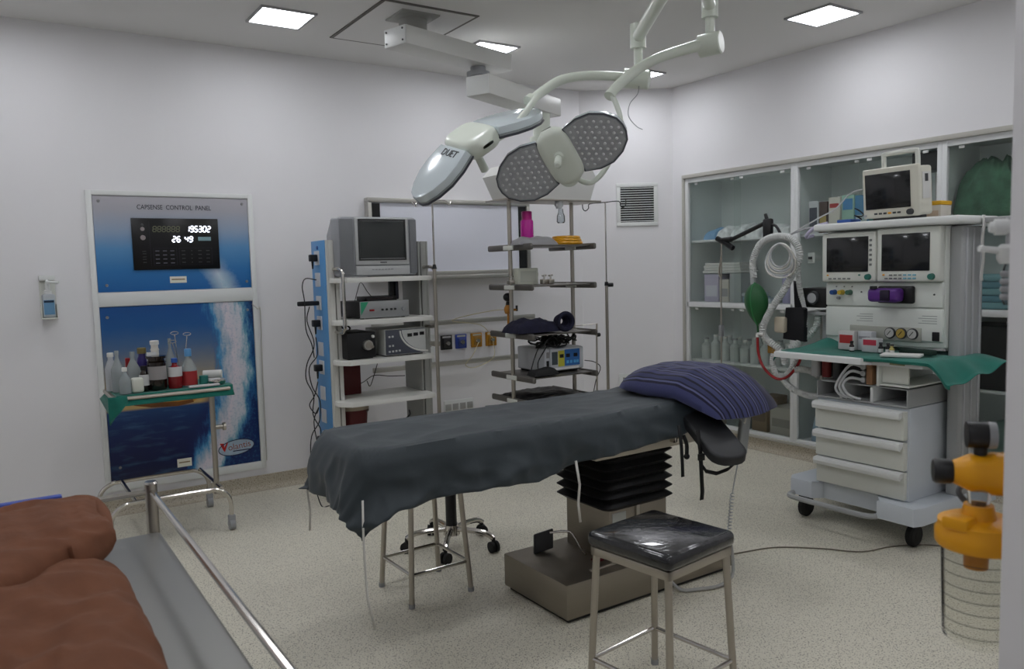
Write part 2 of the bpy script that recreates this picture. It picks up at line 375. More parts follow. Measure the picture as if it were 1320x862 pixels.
def print_mat(name, kind):
    """flat print on the control panel; object coordinates are metres from the panel's lower left corner"""
    m = mat(name, (120, 120, 130), 0.32); nt = m.node_tree; b = nt.nodes['Principled BSDF']
    N = nt.nodes.new; Lk = nt.links.new
    tc = N('ShaderNodeTexCoord'); sp = N('ShaderNodeSeparateXYZ'); Lk(tc.outputs['Object'], sp.inputs[0])
    nz = N('ShaderNodeTexNoise'); nz.inputs['Scale'].default_value = 9; nz.inputs['Detail'].default_value = 8; nz.inputs['Roughness'].default_value = 0.7
    Lk(tc.outputs['Object'], nz.inputs['Vector'])
    def math_(op, a, bb):
        n = N('ShaderNodeMath'); n.operation = op
        for i, v in enumerate((a, bb)):
            if isinstance(v, (int, float)): n.inputs[i].default_value = v
            else: Lk(v, n.inputs[i])
        return n.outputs[0]
    def ramp(src, stops):
        r = N('ShaderNodeValToRGB'); e = r.color_ramp.elements
        while len(e) < len(stops): e.new(0.5)
        for k, (p, c) in enumerate(stops):
            e[k].position = p; e[k].color = lin(c) if len(c) == 3 else c
        Lk(src, r.inputs[0]); return r.outputs[0]
    def mix(f, a, c):
        n = N('ShaderNodeMixRGB'); Lk(f, n.inputs[0]); Lk(a, n.inputs[1]); Lk(c, n.inputs[2]); return n.outputs[0]
    U = sp.outputs[0]; V = sp.outputs[2]
    nv = math_('SUBTRACT', nz.outputs['Fac'], 0.5)
    if kind == 'upper':
        v = math_('ADD', math_('DIVIDE', V, 0.605), math_('MULTIPLY', nv, 0.05))
        c = ramp(v, [(0.0, (26, 98, 164)), (0.22, (44, 116, 178)), (0.45, (88, 144, 192)), (0.66, (150, 166, 188)), (0.85, (172, 172, 180)), (1, (180, 178, 184))])
        d = math_('ADD', math_('ABSOLUTE', math_('SUBTRACT', math_('ADD', U, math_('MULTIPLY', V, 0.45)), 0.77), 0), math_('MULTIPLY', nv, 0.16))
        f = math_('MULTIPLY', ramp(d, [(0.0, (1, 1, 1, 1)), (0.1, (0, 0, 0, 1))]), ramp(V, [(0.1, (1, 1, 1, 1)), (0.24, (0, 0, 0, 1))]))
        w = ramp(nz.outputs['Fac'], [(0.3, (150, 190, 210)), (0.7, (226, 228, 232))])
        c = mix(f, c, w)
    else:
        vv = math_('DIVIDE', V, 1.125)
        wv = N('ShaderNodeTexNoise'); wv.inputs['Scale'].default_value = 1; wv.inputs['Detail'].default_value = 6
        mp = N('ShaderNodeMapping'); mp.inputs['Scale'].default_value = (5, 5, 26); mp.inputs['Rotation'].default_value = (0, 0.2, 0); Lk(tc.outputs['Object'], mp.inputs[0]); Lk(mp.outputs[0], wv.inputs['Vector'])
        sky = ramp(math_('ADD', vv, math_('MULTIPLY', nv, 0.06)), [(0.40, (206, 172, 110)), (0.5, (190, 168, 124)), (0.62, (142, 140, 136)), (0.76, (80, 110, 148)), (0.88, (32, 90, 150)), (1.0, (22, 80, 146))])
        sea0 = ramp(vv, [(0.0, (8, 18, 58)), (0.2, (12, 30, 84)), (0.35, (18, 52, 106)), (0.48, (40, 88, 134))])
        seaf = ramp(wv.outputs['Fac'], [(0.52, (0, 0, 0, 1)), (0.8, (0.45, 0.45, 0.45, 1))])
        seac = N('ShaderNodeRGB'); seac.outputs[0].default_value = lin((92, 138, 176))
        sea = mix(seaf, sea0, seac.outputs[0])
        isky = ramp(math_('ADD', math_('SUBTRACT', vv, 0.405), 0.5), [(0.495, (0, 0, 0, 1)), (0.51, (1, 1, 1, 1))])
        c = mix(isky, sea, sky)
        # glow of the low sun on the right of the sky
        # swelling dark wave that climbs to the right, then the foam column
        bend = math_('MULTIPLY', math_('POWER', math_('MAXIMUM', math_('SUBTRACT', 0.62, vv), 0), 2), 0.62)
        st = N('ShaderNodeTexNoise'); st.inputs['Scale'].default_value = 1; st.inputs['Detail'].default_value = 9; st.inputs['Roughness'].default_value = 0.68
        mp2 = N('ShaderNodeMapping'); mp2.inputs['Scale'].default_value = (16, 16, 5); Lk(tc.outputs['Object'], mp2.inputs[0]); Lk(mp2.outputs[0], st.inputs['Vector'])
        fu = math_('ADD', math_('ADD', U, bend), math_('MULTIPLY', math_('SUBTRACT', st.outputs['Fac'], 0.5), 0.26))
        fu = math_('ADD', fu, math_('MULTIPLY', math_('MAXIMUM', math_('SUBTRACT', vv, 0.72), 0), 0.16))
        swell = math_('ADD', math_('ADD', U, math_('MULTIPLY', math_('SUBTRACT', 0.45, vv), 0.45)), 0)
        dk = N('ShaderNodeRGB'); dk.outputs[0].default_value = lin((12, 34, 92))
        c = mix(math_('MULTIPLY', ramp(swell, [(0.58, (0, 0, 0, 1)), (0.66, (1, 1, 1, 1))]), ramp(vv, [(0.4, (1, 1, 1, 1)), (0.62, (0, 0, 0, 1))])), c, dk.outputs[0])
        foam = ramp(fu, [(0.66, (26, 84, 150)), (0.71, (70, 146, 194)), (0.755, (176, 190, 204)), (0.80, (222, 214, 222)), (0.86, (206, 210, 218)), (0.895, (120, 172, 192)), (0.925, (40, 100, 150)), (0.965, (12, 40, 96))])
        fine = N('ShaderNodeTexNoise'); fine.inputs['Scale'].default_value = 60; fine.inputs['Detail'].default_value = 6; Lk(tc.outputs['Object'], fine.inputs['Vector'])
        drops = N('ShaderNodeRGB'); drops.outputs[0].default_value = lin((60, 132, 172))
        foam = mix(ramp(fine.outputs['Fac'], [(0.5, (0, 0, 0, 1)), (0.75, (0.4, 0.4, 0.4, 1))]), foam, drops.outputs[0])
        c = mix(ramp(fu, [(0.65, (0, 0, 0, 1)), (0.71, (1, 1, 1, 1))]), c, foam)
    Lk(c, b.inputs['Base Color'])
    return m

cp = thing('control_panel', 'tall wall panel with clock display above a printed boat and wave picture', 'control panel', (1.035, YB, 0.14))
m = MB()
X0, X1, Z0, Z1 = 0.528, 1.54, 0.15, 2.05; yf = YB - .018
m.box(X0, 0.563, yf, YB, Z0, Z1, .004); m.box(1.506, X1, yf, YB, Z0, Z1, .004)
for z0, z1 in ((Z0, .203), (1.327, 1.416), (2.02, Z1)): m.box(.56, 1.51, yf, YB, z0, z1, .004)
m.build('frame', M_WHITE, cp)
def panel(name, z0, z1, material):
    o = thing('x', 'x', 'x', (0.565, YB - .01, z0)); W = WORLD[o]; bpy.data.objects.remove(o)
    m = MB(); m.box(.5655, 1.5035, YB - .011, YB - .002, z0 + .0025, z1 - .0025)
    for v in m.bm.verts: v.co = W.inverted() @ v.co
    me = bpy.data.meshes.new(name); m.bm.to_mesh(me); m.bm.free(); me.materials.append(material)
    ob = bpy.data.objects.new(name, me); COL.objects.link(ob); ob.parent = cp
    ob.location = WORLD[cp].inverted() @ W.translation; WORLD[ob] = W
    return ob
pu = panel('upper_panel', 1.416, 2.02, print_mat('sky_print', 'upper'))
pl = panel('lower_panel', 0.203, 1.327, print_mat('boat_print', 'lower'))
M_SCREW = mat('screw_steel', (150, 150, 150), 0.35, 0.8)
for px, pz, par in ((.60, 1.985, pu), (1.47, 1.985, pu), (.615, 1.46, pu), (1.475, 1.46, pu), (.605, 1.26, pl), (1.47, 1.265, pl), (.62, .30, pl)):
    m = MB(); m.cyl((px, YB - .011, pz), (px, YB - .017, pz), .0095, .008, 12); m.box(px - .007, px + .007, YB - .0178, YB - .0168, pz - .001, pz + .001)
    m.build('screw', M_SCREW, par)
text('panel_title', 'CAPSENSE  CONTROL  PANEL', .042, on_back(1.04, 1.95, YB - .0118), M_INK, pu, sx=.80)
# clock display
M_DISP = mat('display_black', (8, 8, 9), 0.28)
m = MB(); m.box(.775, 1.303, YB - .022, YB - .008, 1.552, 1.881, .003); disp = m.build('display', M_DISP, cp)
M_DIG = mat('lit_digit', (235, 240, 255), 0.5, emit=1.6); M_GHOST = mat('unlit_digit', (104, 106, 84), 0.6); M_LCD = mat('small_lcd', (120, 150, 158), 0.4, emit=0.08)
yd = YB - .0232
SEG = {'a': (0, 1, 1, 1), 'b': (1, .5, 1, 1), 'c': (1, 0, 1, .5), 'd': (0, 0, 1, 0), 'e': (0, 0, 0, .5), 'f': (0, .5, 0, 1), 'g': (0, .5, 1, .5)}
DIG = {'0': 'abcdef', '1': 'bc', '2': 'abged', '3': 'abgcd', '4': 'fgbc', '5': 'afgcd', '6': 'afgecd', '8': 'abcdefg', '9': 'abcdfg'}
def digits(name, s, x, z, h, w, pitch, material, th):
    m = MB()
    for ch in s:
        if ch == '.':
            m.box(x - pitch * .27, x - pitch * .27 + th, yd - .001, yd + .002, z, z + th); continue
        if ch == ' ': x += pitch; continue
        for sg in DIG[ch]:
            a, b, c, d = SEG[sg]
            sh = .12
            p0 = Vector((x + a * w + b * h * sh, yd, z + b * h)); p1 = Vector((x + c * w + d * h * sh, yd, z + d * h))
            dd = (p1 - p0).normalized() * th * .35
            nrm = Vector((0, -1, 0)).cross((p1 - p0).normalized()) * th * .5
            vs = [m.bm.verts.new(q) for q in (p0 + dd + nrm, p0 + dd - nrm, p1 - dd - nrm, p1 - dd + nrm)]
            m.bm.faces.new(vs)
            vs2 = [m.bm.verts.new(v.co + Vector((0, .002, 0))) for v in vs]
            m.bm.faces.new(vs2[::-1])
            for i in range(4): m.bm.faces.new((vs[i], vs2[i], vs2[(i + 1) % 4], vs[(i + 1) % 4]))
        x += pitch
    return m.build(name, material, disp, smooth=0)
digits('unlit_digits', '888888', .898, 1.795, .034, .019, .028, M_GHOST, .005)
digits('time_digits', '19.53.02', 1.098, 1.795, .036, .019, .0265, M_DIG, .0075)
digits('temperature_digits', '26', 1.012, 1.73, .034, .019, .0275, M_DIG, .0075)
digits('humidity_digits', '49', 1.088, 1.73, .034, .019, .0275, M_DIG, .0075)
m = MB(); m.box(1.172, 1.252, yd - .001, yd + .002, 1.737, 1.762); m.build('small_screen', M_LCD, disp, smooth=0)
for z, r in ((1.838, .008), (1.812, .013), (1.757, .016)):
    m = MB(); m.cyl((.838, yd, z), (.838, yd - .003, z), r, r * .9, 16); m.build('indicator', mat('indicator_grey%d' % int(r * 1000), (150, 140, 140) if r > .01 else (70, 70, 70), 0.4), disp)
M_OUT = mat('key_outline', (46, 46, 66), 0.6); M_KEY = mat('key_legend', (118, 118, 132), 0.6)
def outline(m, x0, x1, z0, z1, w=.0012):
    for q in ((x0, x1, z0, z0 + w), (x0, x1, z1 - w, z1), (x0, x0 + w, z0, z1), (x1 - w, x1, z0, z1)): m.box(q[0], q[1], yd, yd + .002, q[2], q[3])
m = MB(); outline(m, .895, 1.035, 1.58, 1.69); outline(m, 1.05, 1.255, 1.58, 1.69)
m.box(.878, .879, yd, yd + .002, 1.575, 1.86); m.build('key_field_lines', M_OUT, disp, smooth=0)
for i in range(3):
    for j in range(4):
        m = MB(); x = .918 + i * .045; z = 1.672 - j * .026
        m.box(x - .012, x + .012, yd, yd + .002, z - .0022, z + .0022); m.build('key', M_KEY, disp, smooth=0)
for i in range(4):
    for j in range(4):
        m = MB(); x = 1.076 + i * .051; z = 1.672 - j * .025; w = .004 if i == 1 else .011
        m.box(x - w, x + w, yd, yd + .002, z - .002, z + .002); m.build('key', mat('key_dim', (84, 84, 88), .6), disp, smooth=0)
for z in (1.67, 1.655, 1.635, 1.62, 1.6):
    m = MB(); m.box(.83, .852, yd, yd + .002, z - .0015, z + .0015); m.build('key', MATS['key_dim'], disp, smooth=0)
def sticker(x0, x1, z0, z1, par):
    m = MB(); m.box(x0, x1, YB - .0122, YB - .011, z0, z1); s_ = m.build('sticker', mat('sticker_cream', (232, 230, 214), .6), par, smooth=0)
    m = MB(); m.box(x0 + .01, x1 - .01, YB - .0128, YB - .0122, (z0 * .45 + z1 * .55) - .004, (z0 * .45 + z1 * .55) + .004); m.build('print_line', mat('print_tan', (150, 130, 96), .7), s_, smooth=0)
sticker(.985, 1.087, 1.464, 1.506, pu); sticker(.96, 1.05, .245, .30, pl)
# printed boat hull and logo
M_HULL = mat('boat_yellow_print', (206, 150, 46), .35, var=.35, vscale=9); M_HULLD = mat('boat_brown_print', (118, 70, 24), .4, var=.4, vscale=10)
yp = YB - .0112
m = MB(); m.prism([(.595, .752), (.646, .722), (.734, .692), (.825, .672), (.989, .663), (1.087, .677), (1.138, .70), (1.18, .74), (1.21, .83), (1.1, .80), (.9, .78), (.72, .775)], (0, yp, 0), (1, 0, 0), (0, 0, 1), .0006); m.build('printed_hull', M_HULL, pl, smooth=0)
m = MB(); m.prism([(.595, .75), (.646, .716), (.734, .685), (.825, .664), (.989, .655), (1.087, .67), (1.08, .69), (.99, .683), (.84, .694), (.74, .715)], (0, yp - .0007, 0), (1, 0, 0), (0, 0, 1), .0004); m.build('printed_hull_shade', M_HULLD, pl, smooth=0)
cxl, czl = 1.345, .325
m = MB(); pts = [(cxl + .12 * math.cos(a) * math.cos(.1) - .052 * math.sin(a) * math.sin(.1), yp - .001, czl + .052 * math.sin(a) * math.cos(.1) + .12 * math.cos(a) * math.sin(.1)) for a in [2 * PI * k / 40 for k in range(40)]]
m.tube(pts, .0028, 6, closed=True); m.build('logo_ring', mat('logo_navy', (22, 24, 70), .4), pl)
m = MB(); m.prism([(p[0], p[2]) for p in pts], (0, yp - .0002, 0), (1, 0, 0), (0, 0, 1), .0005); m.build('logo_field', mat('logo_pale', (168, 188, 204), .4, var=.12, vscale=14), pl, smooth=0)
text('logo_lettering', 'olantis', .062, frame((1.365, yp - .0012, .333), (.99, 0, .09), (-.09, 0, .99)), mat('logo_red', (150, 84, 66), .4), pl, depth=.0006, sx=.95)
m = MB(); m.prism([(1.235, .365), (1.262, .362), (1.264, .335), (1.283, .368), (1.292, .37), (1.266, .302), (1.255, .318)], (0, yp - .0012, 0), (1, 0, 0), (0, 0, 1), .0006); m.build('logo_letter', mat('logo_bright_red', (190, 40, 34), .4), pl, smooth=0)
m = MB(); m.box(1.32, 1.445, yp - .0018, yp - .0006, .297, .304, M=None); m.build('logo_bar', MATS['logo_navy'], pl, smooth=0)
# thin white cord hanging from the panel edge
m = MB(); m.tube([(1.50, YB - .02, 1.305), (1.535, YB - .025, 1.27), (1.555, YB - .012, 1.26), (1.553, YB - .008, 1.0), (1.55, YB - .008, .7), (1.548, YB - .008, .2)], .004, 6, 4)
tag(m.build('wall_cable', M_CABLE_W), 'thin white cable running down the wall beside the blue panel', 'cable')

# hand sanitiser on the wall
t = thing('sanitizer_dispenser', 'wall mounted hand sanitiser bottle with white elbow lever pump', 'dispenser', (.29, YB, 1.27))
m = MB(); m.box(.25, .335, YB - .012, YB, 1.27, 1.5, .004); m.box(.25, .335, YB - .09, YB - .01, 1.27, 1.278, .003)
m.box(.25, .255, YB - .09, YB - .01, 1.278, 1.36, .002); m.box(.33, .335, YB - .09, YB - .01, 1.278, 1.36, .002); m.build('bracket', M_OFFW, t)
m = MB(); m.box(.258, .327, YB - .085, YB - .015, 1.279, 1.42, .012, 3); b_ = m.build('bottle', mat('frosted_bottle', (205, 212, 216), .3, trans=.25), t)
m = MB(); m.box(.265, .32, YB - .0865, YB - .085, 1.298, 1.385); lb = m.build('bottle_label', mat('sanitiser_label', (104, 150, 186), .5), b_, smooth=0)
m = MB(); m.box(.267, .318, YB - .0872, YB - .0865, 1.37, 1.382); m.build('label_band', mat('label_navy', (30, 50, 70), .5), b_, smooth=0)
m = MB(); m.lathe([(0, 1.42), (.02, 1.42), (.02, 1.44), (.012, 1.445), (.012, 1.49), (0, 1.49)], (.292, YB - .05, 0), 16); m.build('pump_neck', M_WHITE, t)
m = MB(); m.tube([(.292, YB - .01, 1.52), (.292, YB - .05, 1.50), (.292, YB - .11, 1.492), (.345, YB - .16, 1.488)], .008, 8, 4); m.box(.25, .335, YB - .05, YB - .005, 1.5, 1.532, .006); m.build('lever', M_WHITE, t)

# long x-ray viewing box, tray and service rails
t = thing('xray_viewer', 'long wall mounted viewing box with metal frame and plain white screen', 'viewing box', (3.08, YB, 1.47))
m = MB(); X0, X1, Z0, Z1 = 2.363, 3.815, 1.465, 2.05; y0 = YB - .07
m.box(X0, X1, y0, YB, Z1 - .035, Z1, .004); m.box(X0, X1, y0, YB, Z0, Z0 + .03, .004); m.box(X0, X0 + .03, y0, YB, Z0 + .03, Z1 - .035, .003); m.box(X1 - .03, X1, y0, YB, Z0 + .03, Z1 - .035, .003)
m.build('frame', M_ALU, t)
m = MB(); m.box(X0 + .03, X1 - .03, YB - .05, YB - .002, Z0 + .03, Z1 - .035); m.build('screen', mat('viewer_white', (228, 230, 240), .35), t, smooth=0)
for a, b_ in ((X0 + .032, X0 + .10), (X1 - .105, X1 - .033)):
    m = MB(); m.box(a, b_, YB - .056, YB - .049, Z0 + .032, Z1 - .04); m.build('black_strip', M_BLACK, t, smooth=0)
m = MB(); m.box(X0 - .005, X1 + .03, YB - .13, YB - .01, Z0 - .025, Z0 - .001, .004); m.box(X0 - .005, X1 + .03, YB - .132, YB - .124, Z0 - .035, Z0 - .006, .003); m.build('film_tray', M_ALU, t)
for nm, z, x0, x1, lab in (('service_rail', 1.09, 2.36, 3.86, 'upper horizontal metal rail on the wall below the viewing box'), ('service_rail', .762, 2.36, 3.86, 'lower horizontal metal rail on the wall under the gas outlets')):
    t = thing(nm, lab, 'rail', ((x0 + x1) / 2, YB, z - .02), 0, 'service rails on the back wall')
    m = MB(); m.box(x0, x1, YB - .05, YB - .036, z - .02, z + .02, .005); m.build('bar', M_ALU, t)
    for k in range(4):
        xx = x0 + .06 + k * (x1 - x0 - .12) / 3
        m = MB(); m.cyl((xx, YB - .04, z), (xx, YB, z), .012, .012, 10); m.build('standoff', M_ALU, t)
# coloured gas outlets
for k, (x0, cl, nm) in enumerate(((2.962, (24, 24, 26), 'black'), (3.096, (44, 66, 150), 'blue'), (3.242, (178, 124, 30), 'yellow'), (3.383, (180, 128, 36), 'yellow'))):
    lab = {0: 'black square gas outlet on the wall, first of the row of four', 1: 'blue square gas outlet between the black and yellow outlets', 2: 'yellow square gas outlet next to the blue outlet', 3: 'yellow square gas outlet at the right end of the row, tubing plugged in'}[k]
    t = thing('gas_outlet', lab, 'gas outlet', (x0 + .05, YB, .87), 0, 'gas outlets below the viewing box')
    mm = mat('outlet_' + nm, cl, .4)
    m = MB(); m.box(x0, x0 + .1, YB - .02, YB, .868, .983, .004); m.build('plate', mm, t)
    m = MB(); m.box(x0 + .02, x0 + .08, YB - .032, YB - .019, .885, .955, .006); m.build('socket_cover', mat('outlet_in_' + nm, tuple(min(255, v * .7 + 30) for v in cl), .35), t)
    m = MB(); m.cyl((x0 + .05, YB - .032, .92), (x0 + .05, YB - .05, .92), .02, .016, 16); m.build('socket', M_CHROME, t)
    m = MB(); m.box(x0 + .012, x0 + .088, YB - .0215, YB - .02, .962, .976); m.build('name_strip', mat('outlet_strip_' + nm, (176, 176, 160) if nm != 'black' else (190, 190, 190), .5), t, smooth=0)
for x0, x1, z0, z1, lab, n_ in ((2.80, 2.90, .725, 1.0, 'tall pale wall plate beside the black gas outlet', 2), (2.975, 3.245, .345, .455, 'wide white socket plate low on the wall behind the table', 4)):
    t = thing('socket_plate', lab, 'socket plate', ((x0 + x1) / 2, YB, z0))
    m = MB(); m.box(x0, x1, YB - .012, YB, z0, z1, .004); m.build('plate', M_WHITE, t)
    for k in range(n_):
        if z1 - z0 > .2: c_ = ((x0 + x1) / 2, z0 + .07 + k * .13)
        else: c_ = (x0 + .035 + k * .067, (z0 + z1) / 2)
        m = MB(); m.box(c_[0] - .026, c_[0] + .026, YB - .017, YB - .011, c_[1] - .026, c_[1] + .026, .003); m.build('socket', mat('socket_shade', (160, 160, 158), .5), t)
# louvre vents on the corner wall
def vent(name, lab, u0, u1, z0, z1, n):
    t = thing(name, lab, 'vent', MC @ Vector(((u0 + u1) / 2, z0, 0)), math.atan2(cv_, cu_), 'louvred wall vents')
    m = MB(MC); f = .035
    m.box(u0, u1, z0, z0 + f, 0, .014, .003); m.box(u0, u1, z1 - f, z1, 0, .014, .003); m.box(u0, u0 + f, z0 + f, z1 - f, 0, .014, .003); m.box(u1 - f, u1, z0 + f, z1 - f, 0, .014, .003)
    m.build('frame', M_WHITE, t)
    m = MB(MC); m.box(u0 + f, u1 - f, z0 + f, z1 - f, 0, .002); m.build('backing', mat('vent_dark', (14, 14, 15), .8), t, smooth=0)
    for k in range(n):
        z = z0 + f + (k + .5) * (z1 - z0 - 2 * f) / n
        m = MB(MC @ Matrix.Translation(((u0 + u1) / 2, z, .0075)) @ Matrix.Rotation(-.5, 4, 'X')); m.box(-(u1 - u0) / 2 + f, (u1 - u0) / 2 - f, -.0035, .0035, -.001, .001); m.build('slat', mat('vent_slat', (196, 196, 196), .5), t, smooth=0)
vent('wall_vent', 'white louvred vent high on the corner wall beside the cabinet', .315, .68, 1.845, 2.222, 15)
vent('wall_vent', 'white louvred vent low on the corner wall just above the pillow', .315, .68, .24, .53, 10)

# ---------------------------------------------------------------- instrument cart with green cloth and bottles
t = thing('instrument_cart', 'chrome tubular cart on castors before the blue panel, holding bottles', 'cart', (.80, 5.03, 0))
cx0, cx1, cyf, cyb = .47, 1.108, 4.74, 5.30
for yy in (cyf, cyb):
    m = MB(); m.tube([(cx0, yy, .075), (cx0, yy, .16), (cx0 + .02, yy, .215), (cx0 + .07, yy, .25), (cx0 + .15, yy, .258), (cx1 - .15, yy, .258), (cx1 - .07, yy, .25), (cx1 - .02, yy, .215), (cx1, yy, .16), (cx1, yy, .075)], .0135, 10, 4); m.build('base_tube', M_CHROME, t)
m = MB(); m.tube([(1.06, cyf, .258), (1.06, cyb, .258)], .012, 10); m.build('cross_tube', M_CHROME, t)
m = MB(); m.tube([(.60, cyf, .258), (.60, cyb, .258)], .012, 10); m.build('cross_tube', M_CHROME, t)
m = MB(); m.tube([(1.06, 4.86, .2), (1.06, 4.86, .845)], .016, 12); m.build('post', M_STEEL, t)
m = MB(); m.cyl((1.06, 4.86, .60), (1.115, 4.86, .60), .014, .014, 10); m.cyl((1.115, 4.86, .60), (1.13, 4.86, .60), .024, .024, 12); m.build('clamp_knob', M_STEEL, t)
for x, y in ((cx0, cyf), (cx0, cyb), (cx1, cyf), (cx1, cyb)):
    m = MB(); m.box(x - .02, x + .02, y - .018, y + .018, .05, .09, .006); m.cyl((x - .016, y, .034), (x + .016, y, .034), .034, .034, 16); m.build('castor', M_GREYP, t)
m = MB(); zz = .835
m.box(.53, 1.15, 4.80, 5.22, zz, zz + .008); m.tube([(.53, 4.80, zz), (1.15, 4.80, zz), (1.15, 5.22, zz), (.53, 5.22, zz)], .011, 8, closed=True); m.build('tray', M_STEEL, t)
def gcloth(u, v):
    x = .515 + u * .66; y = 4.785 + v * .45; z = .851 + .0025 * noise.noise((x * 9, y * 9, 1))
    if u < .05: k = (.05 - u) / .05; x -= .03 * k - .02; z -= .10 * k * (1 - .4 * v); 
    if v < .06: z -= (.06 - v) * .9; y = 4.785 + .06 * .45 - .03 * (v < .03)
    if u > .93: z += .006 * math.sin(v * 9)
    return (x, y, z)
m = MB(); m.grid(gcloth, 60, 30)
tag(m.build('cart_cloth', M_GREEN, solid=.003), 'green cloth lining the instrument cart tray, one corner hanging down', 'cloth')
m = MB(); m.grid(lambda u, v: (.50 + .10 * u - .02 * (1 - v) * math.sin(u * 3), 4.772 + .008 * math.sin(u * 8), .853 - .15 * v * (1 - .75 * u)), 10, 8)
tag(m.build('cloth_corner', M_GREEN, solid=.003), 'loose corner of green cloth hanging off the left end of the cart', 'cloth')

ZT = .857
def bottle(name, label, x, y, r, h, neck, body, cap=None, cap_h=.02, lab=None, labcol=(210, 210, 210), cat='bottle', sc=(1, 1), taper=.35, liquid=None, labz=(.2, .6)):
    t = thing(name, label, cat, (x, y, ZT), 0, 'bottles on the instrument cart')
    sh = h * (1 - taper)
    m = MB(); m.lathe([(0, 0), (r * .94, 0), (r, .006), (r, sh * .9), (r * .97, sh), (neck * 1.25, h * .86), (neck, h * .9), (neck, h), (0, h)], (x, y, ZT), 20, sc=sc); b = m.build('body', body, t)
    if cap:
        m = MB(); m.lathe([(0, h), (neck * 1.25, h - .004), (neck * 1.25, h + cap_h * .9), (neck * 1.1, h + cap_h), (0, h + cap_h)], (x, y, ZT), 16); m.build('cap', cap, t)
    if lab:
        m = MB(); k = 14
        z0, z1 = ZT + labz[0] * h, ZT + labz[1] * h
        A = [(x + (r + .0008) * sc[0] * math.cos(a), y + (r + .0008) * sc[1] * math.sin(a)) for a in [PI + .25 + i * (PI - .5) * .95 / k for i in range(k + 1)]]
        vs = [[m.bm.verts.new((p[0], p[1], z)) for p in A] for z in (z0, z1)]
        for i in range(k): m.bm.faces.new((vs[0][i], vs[0][i + 1], vs[1][i + 1], vs[1][i]))
        m.build('paper_label', lab, t)
    return t
W_TR = mat('translucent_white', (196, 200, 204), .35, trans=.25); W_PL = mat('squeeze_clear', (200, 208, 210), .2, trans=.55, ior=1.2)
M_BROWN = mat('amber_bottle', (30, 18, 12), .15, coat=.4); M_REDB = mat('red_solution', (132, 22, 30), .15, coat=.4); M_PURP = mat('violet_bottle', (50, 40, 110), .3)
M_CAPW = mat('cap_white', (225, 225, 220), .4); M_CAPB = mat('cap_blue', (46, 90, 170), .4); M_CAPLB = mat('cap_pale_blue', (90, 150, 200), .4); M_CAPO = mat('cap_olive', (120, 108, 66), .5)
M_LABG = mat('label_grey', (150, 146, 146), .6); M_LABW = mat('label_white', (206, 206, 206), .6)
bottle('plastic_bottle', 'pale squat plastic bottle at the left rear of the cart', .555, 5.04, .032, .20, .014, W_TR, M_CAPW, .02)
bottle('saline_bottle', 'translucent pointed saline bottle at the left of the cart', .58, 4.97, .034, .215, .009, W_PL, W_PL, .02, taper=.4)
bottle('squeeze_bottle', 'small clear squeeze bottle at the front left of the cart', .60, 4.85, .032, .13, .011, W_PL, M_CAPW, .018, taper=.42)
bottle('saline_bottle', 'translucent pointed saline bottle with red mark, behind the white tub', .665, 5.0, .042, .20, .011, W_PL, W_PL, .02, taper=.42)
bottle('purple_bottle', 'purple bottle with olive cap behind the small dark bottle', .725, 5.06, .034, .205, .02, M_PURP, M_CAPO, .03)
bottle('vial_bottle', 'small dark bottle with white label beside the white tub', .706, 4.90, .027, .125, .014, M_BROWN, M_BLACK, .018, M_LABW, labz=(.25, .75))
bottle('amber_bottle', 'large dark brown bottle with grey label in the middle of the cart', .777, 4.91, .052, .185, .045, M_BROWN, M_BROWN, .01, M_LABG, taper=.12, labz=(.32, .74))
bottle('tall_tube_bottle', 'white cylindrical bottle standing tall behind the brown bottle', .79, 5.02, .022, .255, .02, mat('cream_tube', (214, 210, 200), .45), M_CAPW, .02, taper=.1)
bottle('clear_bottle', 'clear tapering bottle behind the red antiseptic bottle', .88, 5.06, .034, .25, .008, W_PL, W_PL, .03, taper=.5)
bottle('antiseptic_bottle', 'red antiseptic bottle with white label and blue cap', .872, 4.90, .04, .152, .014, M_REDB, M_CAPB, .022, M_LABW, taper=.2, labz=(.45, .82))
bottle('antiseptic_bottle', 'half empty clear bottle with red label and pale blue cap', .955, 4.93, .046, .18, .016, W_PL, M_CAPLB, .04, mat('label_red_white', (170, 50, 52), .5), taper=.42, labz=(.04, .5))
m = MB(); m.box(.632, .694, 4.83, 4.888, ZT, ZT + .083, .012, 3); tb = tag(m.build('white_tub', mat('cream_tub', (214, 216, 204), .5)), 'square cream plastic tub at the front of the cart', 'tub')
m = MB(); m.box(.74, .79, 4.965, 5.0, ZT, ZT + .21, .003); tag(m.build('small_carton', M_LABW), 'narrow white carton standing behind the brown bottle', 'carton')
m = MB(); m.box(.635, .66, 5.05, 5.085, ZT, ZT + .18, .004); tag(m.build('red_carton', M_RED), 'slim red carton behind the saline bottles', 'carton')
# wire loop forceps standing behind the bottles
for k, (x, dx_, dz) in enumerate(((.925, -.015, .30), (.95, .03, .29), (.94, -.045, .25))):
    m = MB(); m.tube([(x, 5.05, ZT), (x + dx_ * .5, 5.05, ZT + dz * .6), (x + dx_, 5.05, ZT + dz)], .0025, 6, 3)
    m.tube([(x + dx_ + .022 * math.cos(a), 5.05, ZT + dz + .009 + .009 * math.sin(a)) for a in [k_ * PI / 6 for k_ in range(12)]], .0022, 6, closed=True)
    tag(m.build('forceps', M_CHROME), ['upright wire forceps with oval loop, middle of the three', 'upright wire forceps leaning right over the pale blue cap', 'short wire forceps leaning left beside the clear bottle'][k], 'forceps', 'forceps on the instrument cart')
m = MB(); m.box(.93, 1.10, 4.81, 4.835, ZT, ZT + .012, .002); tag(m.build('white_strip_box', M_LABW), 'flat white strip lying along the front edge of the cart tray', 'tray')
